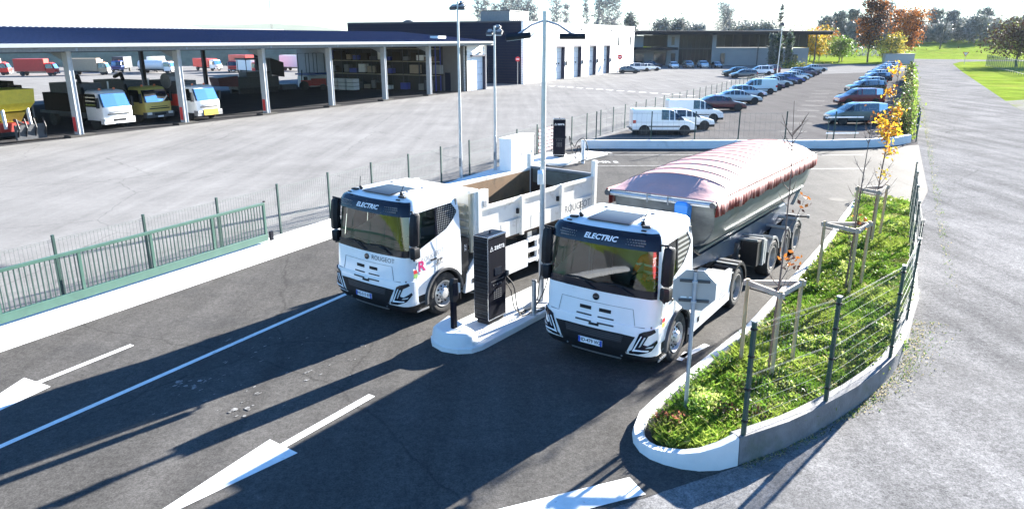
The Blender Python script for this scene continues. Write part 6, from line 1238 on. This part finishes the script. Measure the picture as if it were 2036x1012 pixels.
for k, (px, top, cr, lb) in enumerate(((1240, 30, 2.6, 'small leafless round tree right of the poplars'), (1304, 40, 3.6, 'leafless round tree behind the left end of the office'), (1335, 40, 3.2, 'leafless round tree behind the office canopy'), (1365, 52, 3.2, 'low hazy tree behind the office roof left of its plant'), (1450, 50, 4.5, 'hazy grey tree behind the middle of the office roof'), (1478, 48, 4.6, 'wide hazy tree behind the roof right of the tall poplar'), (1500, 50, 4.2, 'hazy tree left of the dark spire like tree'))):
    Y = 255; tree('hazy_tree', lb, ((px - 1018) / 1440 * 257, Y), 6.5 + (78 - top) / 1440 * Y, cr, .2, ['wood_far', 'twig_far'], 2400, .40, 95 + k, 'leafless trees behind the office', 'twig_grey', tr=.18, limbs=16, bare=8)
# ---- far treeline on the right, each crown its own tree
r = random.Random(77); TG = 'far hazy trees along the edge of the green field'; k = 0; px = 1612
NM = ['pale', 'grey', 'olive', 'dusky', 'twiggy', 'broad', 'ragged', 'slim', 'domed', 'leaning']
protos = []
for j in range(7):
    hh = (13, 11, 15, 9.5, 17, 12, 10)[j]
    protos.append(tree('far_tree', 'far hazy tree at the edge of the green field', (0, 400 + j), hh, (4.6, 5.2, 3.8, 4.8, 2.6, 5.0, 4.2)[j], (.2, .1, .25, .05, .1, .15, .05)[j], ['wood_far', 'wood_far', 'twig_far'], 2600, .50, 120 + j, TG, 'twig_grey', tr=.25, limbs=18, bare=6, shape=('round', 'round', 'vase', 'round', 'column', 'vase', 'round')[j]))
n_ = 0
def fz(y): return max(0, (y - 300) * .045)
while px < 2110:
    Y = r.uniform(395, 425); x = (px - 1018) / 1440 * (Y + 2); p = protos[n_ % 7] if n_ >= 7 else protos[n_]; lb = 'far hazy %s tree on the field edge, %s' % (NM[n_ % 10], ('behind the orchard' if px < 1700 else 'behind the orange brown tree' if px < 1830 else 'behind the leaning pole' if px < 1880 else 'above the field' if px < 1960 else 'behind the right hand trees'))
    if n_ < 7: p.location = (x, Y, fz(Y)); p.rotation_euler.z = r.uniform(0, 6); p['label'] = lb
    else: s_ = r.uniform(.75, 1.2); dup(p, (x, Y, fz(Y)), r.uniform(0, 6), lb, TG, (s_, s_, s_ * r.uniform(.85, 1.2)))
    n_ += 1; px += r.uniform(9, 17)
# undergrowth under that treeline, a mass
b = MB(); rr = random.Random(9)
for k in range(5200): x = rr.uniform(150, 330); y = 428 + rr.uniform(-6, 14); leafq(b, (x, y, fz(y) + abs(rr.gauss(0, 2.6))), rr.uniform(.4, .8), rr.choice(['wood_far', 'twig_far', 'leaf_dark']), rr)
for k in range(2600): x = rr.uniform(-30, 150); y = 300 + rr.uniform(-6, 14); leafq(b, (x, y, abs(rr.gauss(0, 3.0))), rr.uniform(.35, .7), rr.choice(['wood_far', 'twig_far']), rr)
tag(b.build('undergrowth', weld=False), kind='stuff')
# hills and rising field
b = MB(); b.loft([[(x, y, z + .02) for x in (60, 200, 400, 800)] for y, z in ((300, 0), (340, 1.6), (440, 6.1), (900, 9))], 'grass_field', False, False); tag(b.build('field', smooth=60), kind='structure')
b = MB(); R1 = [(-2200 + 110 * k, 1700 + 60 * sin(k), 20 + 16 * sin(k * .55 + 1) + 9 * sin(k * 1.3)) for k in range(41)]
b.loft([[(x, y - 250, -2) for x, y, z in R1], [(x, y - 90, z * .7) for x, y, z in R1], [(x, y, z + 12) for x, y, z in R1], [(x, y + 300, 0) for x, y, z in R1]], 'hill', False, False); tag(b.build('hills', smooth=60), kind='structure')
# ---- wood behind the viewer, mirrored in the windscreens
b = MB(); rr = random.Random(14)
for k in range(600):
    x = rr.uniform(-160, 110); x *= 5; y = -560 + rr.uniform(-20, 20); h = rr.uniform(4, 11)
    for j in range(16): leafq(b, (x + rr.gauss(0, 3), y + rr.gauss(0, 3), h * rr.random()), rr.uniform(1.5, 3), rr.choice(['leaf_dark', 'leaf_olive', 'leaf_brown']), rr)
tag(b.build('wood', weld=False), kind='stuff')
sheet('field_behind', [(-1500, -560), (1200, -560), (1200, -18), (-1500, -18)], .02, 'field_olive')
# ---- ivy hedge along the right row of cars
hd = MB(); rr = random.Random(15)
for k in range(15000):
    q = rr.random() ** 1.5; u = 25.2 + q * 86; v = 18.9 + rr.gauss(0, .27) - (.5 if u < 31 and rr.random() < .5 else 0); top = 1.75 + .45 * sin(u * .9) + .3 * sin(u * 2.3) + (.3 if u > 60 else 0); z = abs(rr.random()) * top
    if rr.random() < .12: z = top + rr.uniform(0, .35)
    p = sp(u, v, z); shaded = v < 19.05
    leafq(hd, p, rr.uniform(.05, .13) * (1 + q), rr.choice(['leaf_dark', 'leaf_olive', 'leaf_brown']) if shaded else rr.choice(['leaf_green', 'leaf_bright', 'leaf_olive']), rr)  # light painted in: dark leaves on the shaded side, bright on the sunlit one
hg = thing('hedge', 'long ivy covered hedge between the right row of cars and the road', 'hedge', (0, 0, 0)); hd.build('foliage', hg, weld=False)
b = MB()
for k in range(46):
    u = 25.5 + k * 1.85; a = Vector(sp(u, 19.0)); b.tube([a, a + Vector((rr.uniform(-.2, .2), rr.uniform(-.2, .2), .9)), a + Vector((rr.uniform(-.5, .5), rr.uniform(-.5, .5), 1.7))], [.03, .02, .01], 'bark', 4)
b.build('stem', hg)
hf = thing('hedge_fence', 'dark green posts with two pale rails at the near end of the hedge', 'fence', sp(24.6, 19.5))
for k in range(3): b = MB(); p = Vector(sp(24.6 + 2.5 * k, 19.5)) - Vector(sp(24.6, 19.5)); b.box((p.x, p.y, 1.0), (.07, .07, 2.0), 'fence_green', rz=-SITE); b.build('post', hf)
for z in (.95, 1.75): b = MB(); b.tube([(0, 0, z), tuple(Vector(sp(26.3, 19.5, z)) - Vector(sp(24.6, 19.5)))], .035, 'plate_white', 6); b.build('rail', hf)
# ---- right verge: fence, signs, pole
vf = thing('metal_fence', 'green barred metal fence on the grass verge at the right edge', 'fence', (116.1, 183.3, 0)); A = Vector((0, 0, 0)); B = Vector((-23.5, -48.5, 0)); n = 19
for k in range(n + 1):
    p = A.lerp(B, k / n); b = MB(); b.box((p.x, p.y, 1.45), (.10, .10, 2.9), 'gate_green', rz=-SITE); b.build('post', vf)
    if k:
        p0 = A.lerp(B, (k - 1) / n); b = MB(); d = p - p0
        for j in range(1, 3): q = p0 + d * j / 3; b.box((q.x, q.y, 1.5), (.035, .035, 2.5), 'gate_green')
        for z in (.4, 2.6): b.box(((p.x + p0.x) / 2, (p.y + p0.y) / 2, z), (.05, d.length, .06), 'gate_green', rz=-math.atan2(d.x, d.y))
        b.build('panel', vf, weld=False)
ys = thing('yield_sign', 'white and red give way triangle on a post at the far junction', 'road sign', (121.9, 201.8, 0), radians(-20)); b = MB(); b.tube([(0, 0, 0), (0, 0, 3.0)], .05, 'sign_grey', 8); b.build('post', ys); b = MB(); b.prism_x([(-.75, 3.1), (0, 1.85), (.75, 3.1)], -.01, .01, 'sign_red'); b.X = Matrix.Identity(4); pn = b.build('panel', ys); pn.rotation_euler = (0, 0, pi / 2); b = MB(); b.prism_x([(-.52, 2.98), (0, 2.12), (.52, 2.98)], .012, .02, 'plate_white'); q_ = b.build('panel_face', pn); b = MB(); b.prism_x([(-.52, 2.98), (0, 2.12), (.52, 2.98)], -.02, -.012, 'plate_white'); b.build('panel_face', pn)
sign_round('round dark sign backs on posts at the far right of the junction', (192, 290, 0), 4.2, 0, .9)
lp_ = thing('leaning_pole', 'leaning dark timber pole standing on the verge beyond the junction', 'pole', (196, 345, 2)); b = MB(); b.tube([(0, 0, 0), (1.6, 0, 13.5)], [.28, .20], 'bark_dark', 8); b.build('pole', lp_, smooth=60); b = MB(); b.box((1.6, 0, 13.2), (.7, .5, .5), 'dark_grey'); b.build('fitting', lp_)
tp_l = thing('lamp_post', 'slender lamp post with a dark lantern before the cypresses', 'lamp post', (49.6, 139.5, 0)); b = MB(); b.tube([(0, 0, 0), (.1, 0, 9.0)], [.10, .06], 'galvanised', 8); b.build('post', tp_l, smooth=40); b = MB(); b.lathe([(0, .3), (.3, .36), (.5, .15)], (.1, 0, 8.8), (.3, 0, 1), 'dark_grey', 10); b.build('lantern', tp_l)
gb = thing('site_cabin', 'grey blue flat roofed cabin at the far end of the right car row', 'cabin', (103, 200, 0), radians(-10)); b = MB(); b.bb(-3.6, 3.6, -1.2, 1.2, .1, 2.6, 'sign_grey'); b.build('body', gb); b = MB(); b.bb(-3.8, 3.8, -1.3, 1.3, 2.6, 2.75, 'mid_grey'); b.build('roof', gb)
ms = thing('radio_mast', 'thin lattice mast on the horizon above the shed roof', 'mast', (-190, 600, 0)); b = MB()
for a in range(3): t = a * 2.09; b.tube([(cos(t) * 1.2, sin(t) * 1.2, 0), (cos(t) * .3, sin(t) * .3, 36)], .12, 'dark_grey', 5)
for k in range(18): z = 2 * k; q = 1.2 - .9 * z / 36; b.tube([(q, 0, z), (-.5 * q, .87 * q, z + 1), (-.5 * q, -.87 * q, z + 2)], .07, 'dark_grey', 4)
b.build('lattice', ms)
b = MB(); rr = random.Random(19)
for k in range(2600):
    p = sp(rr.uniform(10, 60), 29.4 + rr.uniform(0, 3.5)); 
    if mn.noise((p[0] * .25, p[1] * .25, 3)) > 0: blade(b, p[0], p[1], .0, rr.uniform(.08, .3), rr.uniform(.02, .05), rr.choice(['leaf_green', 'leaf_bright', 'straw']), .8)
tag(b.build('verge_grass', weld=False), kind='stuff')
sheet('gravel_verge', [sp(8, 29), sp(8, 60), sp(66, 44), sp(78, 36), sp(66, 28.2), sp(40, 29)], .004, 'gravel')
b = MB(); b.lathe([(-.7, .3), (0, .45), (.7, .3)], (70.5, 177.5, .5), (1, 0, 0), 'leaf_gold', 10)
b = MB(); rr = random.Random(23)
for k in range(900): leafq(b, (66 + rr.gauss(0, 2.2), 174 + rr.gauss(0, .7), abs(rr.gauss(0, .7))), rr.uniform(.12, .26), rr.choice(['leaf_gold', 'leaf_bright', 'leaf_olive']), rr)
sh = thing('shrub', 'low yellow green shrub at the right corner of the office', 'shrub', (0, 0, 0)); b.build('foliage', sh, weld=False)
# ================================================================ driver in the right cab
def person(label, root_loc, rz, J, extra):
    """one continuous skinned body; J: joint -> (point, radius); edges listed in extra"""
    names = list(J); me = bpy.data.meshes.new('person'); me.from_pydata([J[n][0] for n in names], [(names.index(a), names.index(b_)) for a, b_ in extra], [])
    o = bpy.data.objects.new('person', me); COL.objects.link(o)
    sk = o.modifiers.new('skin', 'SKIN'); sb = o.modifiers.new('sub', 'SUBSURF'); sb.levels = 2; sb.render_levels = 2
    for i, n in enumerate(names): v = me.skin_vertices[0].data[i]; r = J[n][1]; v.radius = r if isinstance(r, tuple) else (r, r); v.use_root = n == 'pelvis'
    dg = bpy.context.evaluated_depsgraph_get(); dg.update(); m2 = bpy.data.meshes.new_from_object(o.evaluated_get(dg)); o.modifiers.clear(); o.data = m2
    for k in ('hivis', 'skin', 'navy_cloth', 'hivis_strip', 'hair'): m2.materials.append(MATS[k])
    neck = Vector(J['neck'][0]); pel = Vector(J['pelvis'][0]); hands = [Vector(J[n][0]) for n in names if n.startswith(('hand', 'fing', 'thumb'))]
    for p in m2.polygons:
        c = p.center; k = 0
        if c.z > neck.z + .01: k = 1
        if min((c - h).length for h in hands) < .06: k = 1
        if k == 0 and (c.z < pel.z + .04 or c.y < pel.y - .2 and c.z < pel.z + .1): k = 2
        if k == 0 and (abs(c.z - (pel.z + .20)) < .025 or abs(c.z - (pel.z + .36)) < .02): k = 3
        p.material_index = k; p.use_smooth = True
    o.location = root_loc; o.rotation_euler = (0, 0, rz); return tag(o, label, 'person')
px_, py_, pz_ = .64, 1.22, 1.70
J = {'pelvis': ((px_, py_, pz_), (.16, .13)), 'waist': ((px_, py_ + .04, pz_ + .18), (.16, .12)), 'chest': ((px_, py_ + .03, pz_ + .38), (.19, .13)), 'shoulder': ((px_, py_ + .02, pz_ + .50), (.13, .10)), 'neck': ((px_, py_ - .01, pz_ + .58), .058), 'jaw': ((px_, py_ - .05, pz_ + .66), (.072, .085)), 'skull': ((px_, py_ - .03, pz_ + .75), (.085, .105)), 'crown': ((px_, py_ - .02, pz_ + .82), (.06, .07)),
 'shl': ((px_ + .20, py_ + .02, pz_ + .48), .075), 'ell': ((px_ + .27, py_ - .14, pz_ + .24), .055), 'wrl': ((px_ + .20, py_ - .38, pz_ + .22), .036), 'handl': ((px_ + .17, py_ - .46, pz_ + .23), (.04, .022)),
 'shr': ((px_ - .20, py_ + .02, pz_ + .48), .075), 'elr': ((px_ - .29, py_ - .12, pz_ + .24), .055), 'wrr': ((px_ - .20, py_ - .36, pz_ + .26), .036), 'handr': ((px_ - .16, py_ - .44, pz_ + .28), (.04, .022)),
 'hpl': ((px_ + .10, py_ - .05, pz_ - .02), .10), 'knl': ((px_ + .16, py_ - .46, pz_ + .02), .07), 'anl': ((px_ + .15, py_ - .56, pz_ - .38), .045), 'tol': ((px_ + .15, py_ - .70, pz_ - .46), .04),
 'hpr': ((px_ - .10, py_ - .05, pz_ - .02), .10), 'knr': ((px_ - .16, py_ - .46, pz_ + .02), .07), 'anr': ((px_ - .15, py_ - .56, pz_ - .38), .045), 'tor': ((px_ - .15, py_ - .70, pz_ - .46), .04)}
ED = [('pelvis', 'waist'), ('waist', 'chest'), ('chest', 'shoulder'), ('shoulder', 'neck'), ('neck', 'jaw'), ('jaw', 'skull'), ('skull', 'crown'), ('shoulder', 'shl'), ('shl', 'ell'), ('ell', 'wrl'), ('wrl', 'handl'), ('shoulder', 'shr'), ('shr', 'elr'), ('elr', 'wrr'), ('wrr', 'handr'), ('pelvis', 'hpl'), ('hpl', 'knl'), ('knl', 'anl'), ('anl', 'tol'), ('pelvis', 'hpr'), ('hpr', 'knr'), ('knr', 'anr'), ('anr', 'tor')]
for s_, sx in (('l', 1), ('r', -1)):
    h = Vector(J['hand' + s_][0])
    for k in range(4):
        a = 'fing%s%d' % (s_, k); J[a] = (tuple(h + Vector((sx * (.028 - .019 * k), -.055 - .004 * (k in (1, 2)), .005))), .0095); J[a + 'b'] = (tuple(h + Vector((sx * (.026 - .018 * k), -.085 - .005 * (k in (1, 2)), -.022))), .0085); ED += [('hand' + s_, a), (a, a + 'b')]
    J['thumb' + s_] = (tuple(h + Vector((-sx * .045, -.03, .02))), .011); ED.append(('hand' + s_, 'thumb' + s_))
pr = person('driver in an orange high visibility jacket seated at the wheel of the right lorry', PR, -TH_R, J, ED)
hm = MB(); rr = random.Random(2)
hc = Vector((px_, py_ - .015, pz_ + .79))
hm.loft([[hc + Vector((cos(t) * r * .098, sin(t) * r * .118 + .01, z)) for t in [2 * pi * k / 14 for k in range(14)]] for r, z in ((1.0, -.03), (1.05, .01), (.95, .05), (.6, .082), (.1, .095))], 'hair'); hm.build('hair', pr, smooth=60)
fm = MB()
for sx in (-1, 1): fm.lathe([(-.006, .004), (0, .012), (.006, .004)], (px_ + sx * .032, py_ - .132, pz_ + .735), (0, -1, 0), 'ink_black', 8); fm.lathe([(-.012, .012), (0, .030), (.012, .012)], (px_ + sx * .088, py_ - .03, pz_ + .715), (1, 0, 0), 'skin', 8)
fm.lathe([(0, .018), (.03, .008)], (px_, py_ - .128, pz_ + .70), (0, -1, -.3), 'skin', 8); fm.box((px_, py_ - .132, pz_ + .658), (.05, .01, .010), 'cap_red'); fm.build('face', pr)
# ================================================================ air
hm_ = bpy.data.materials.new('haze'); hm_.use_nodes = True; t_ = hm_.node_tree; t_.nodes.remove(t_.nodes['Principled BSDF'])
pv = t_.nodes.new('ShaderNodeVolumePrincipled'); pv.inputs['Color'].default_value = (.80, .90, 1.0, 1); pv.inputs['Density'].default_value = .00005; pv.inputs['Anisotropy'].default_value = .1
t_.links.new(pv.outputs[0], t_.nodes['Material Output'].inputs['Volume']); MATS['haze'] = hm_
b = MB(); b.bb(-2700, 2700, -800, 3300, -1, 75, 'haze'); tag(b.build('haze'), kind='stuff')
S.cycles.volume_bounces = 0
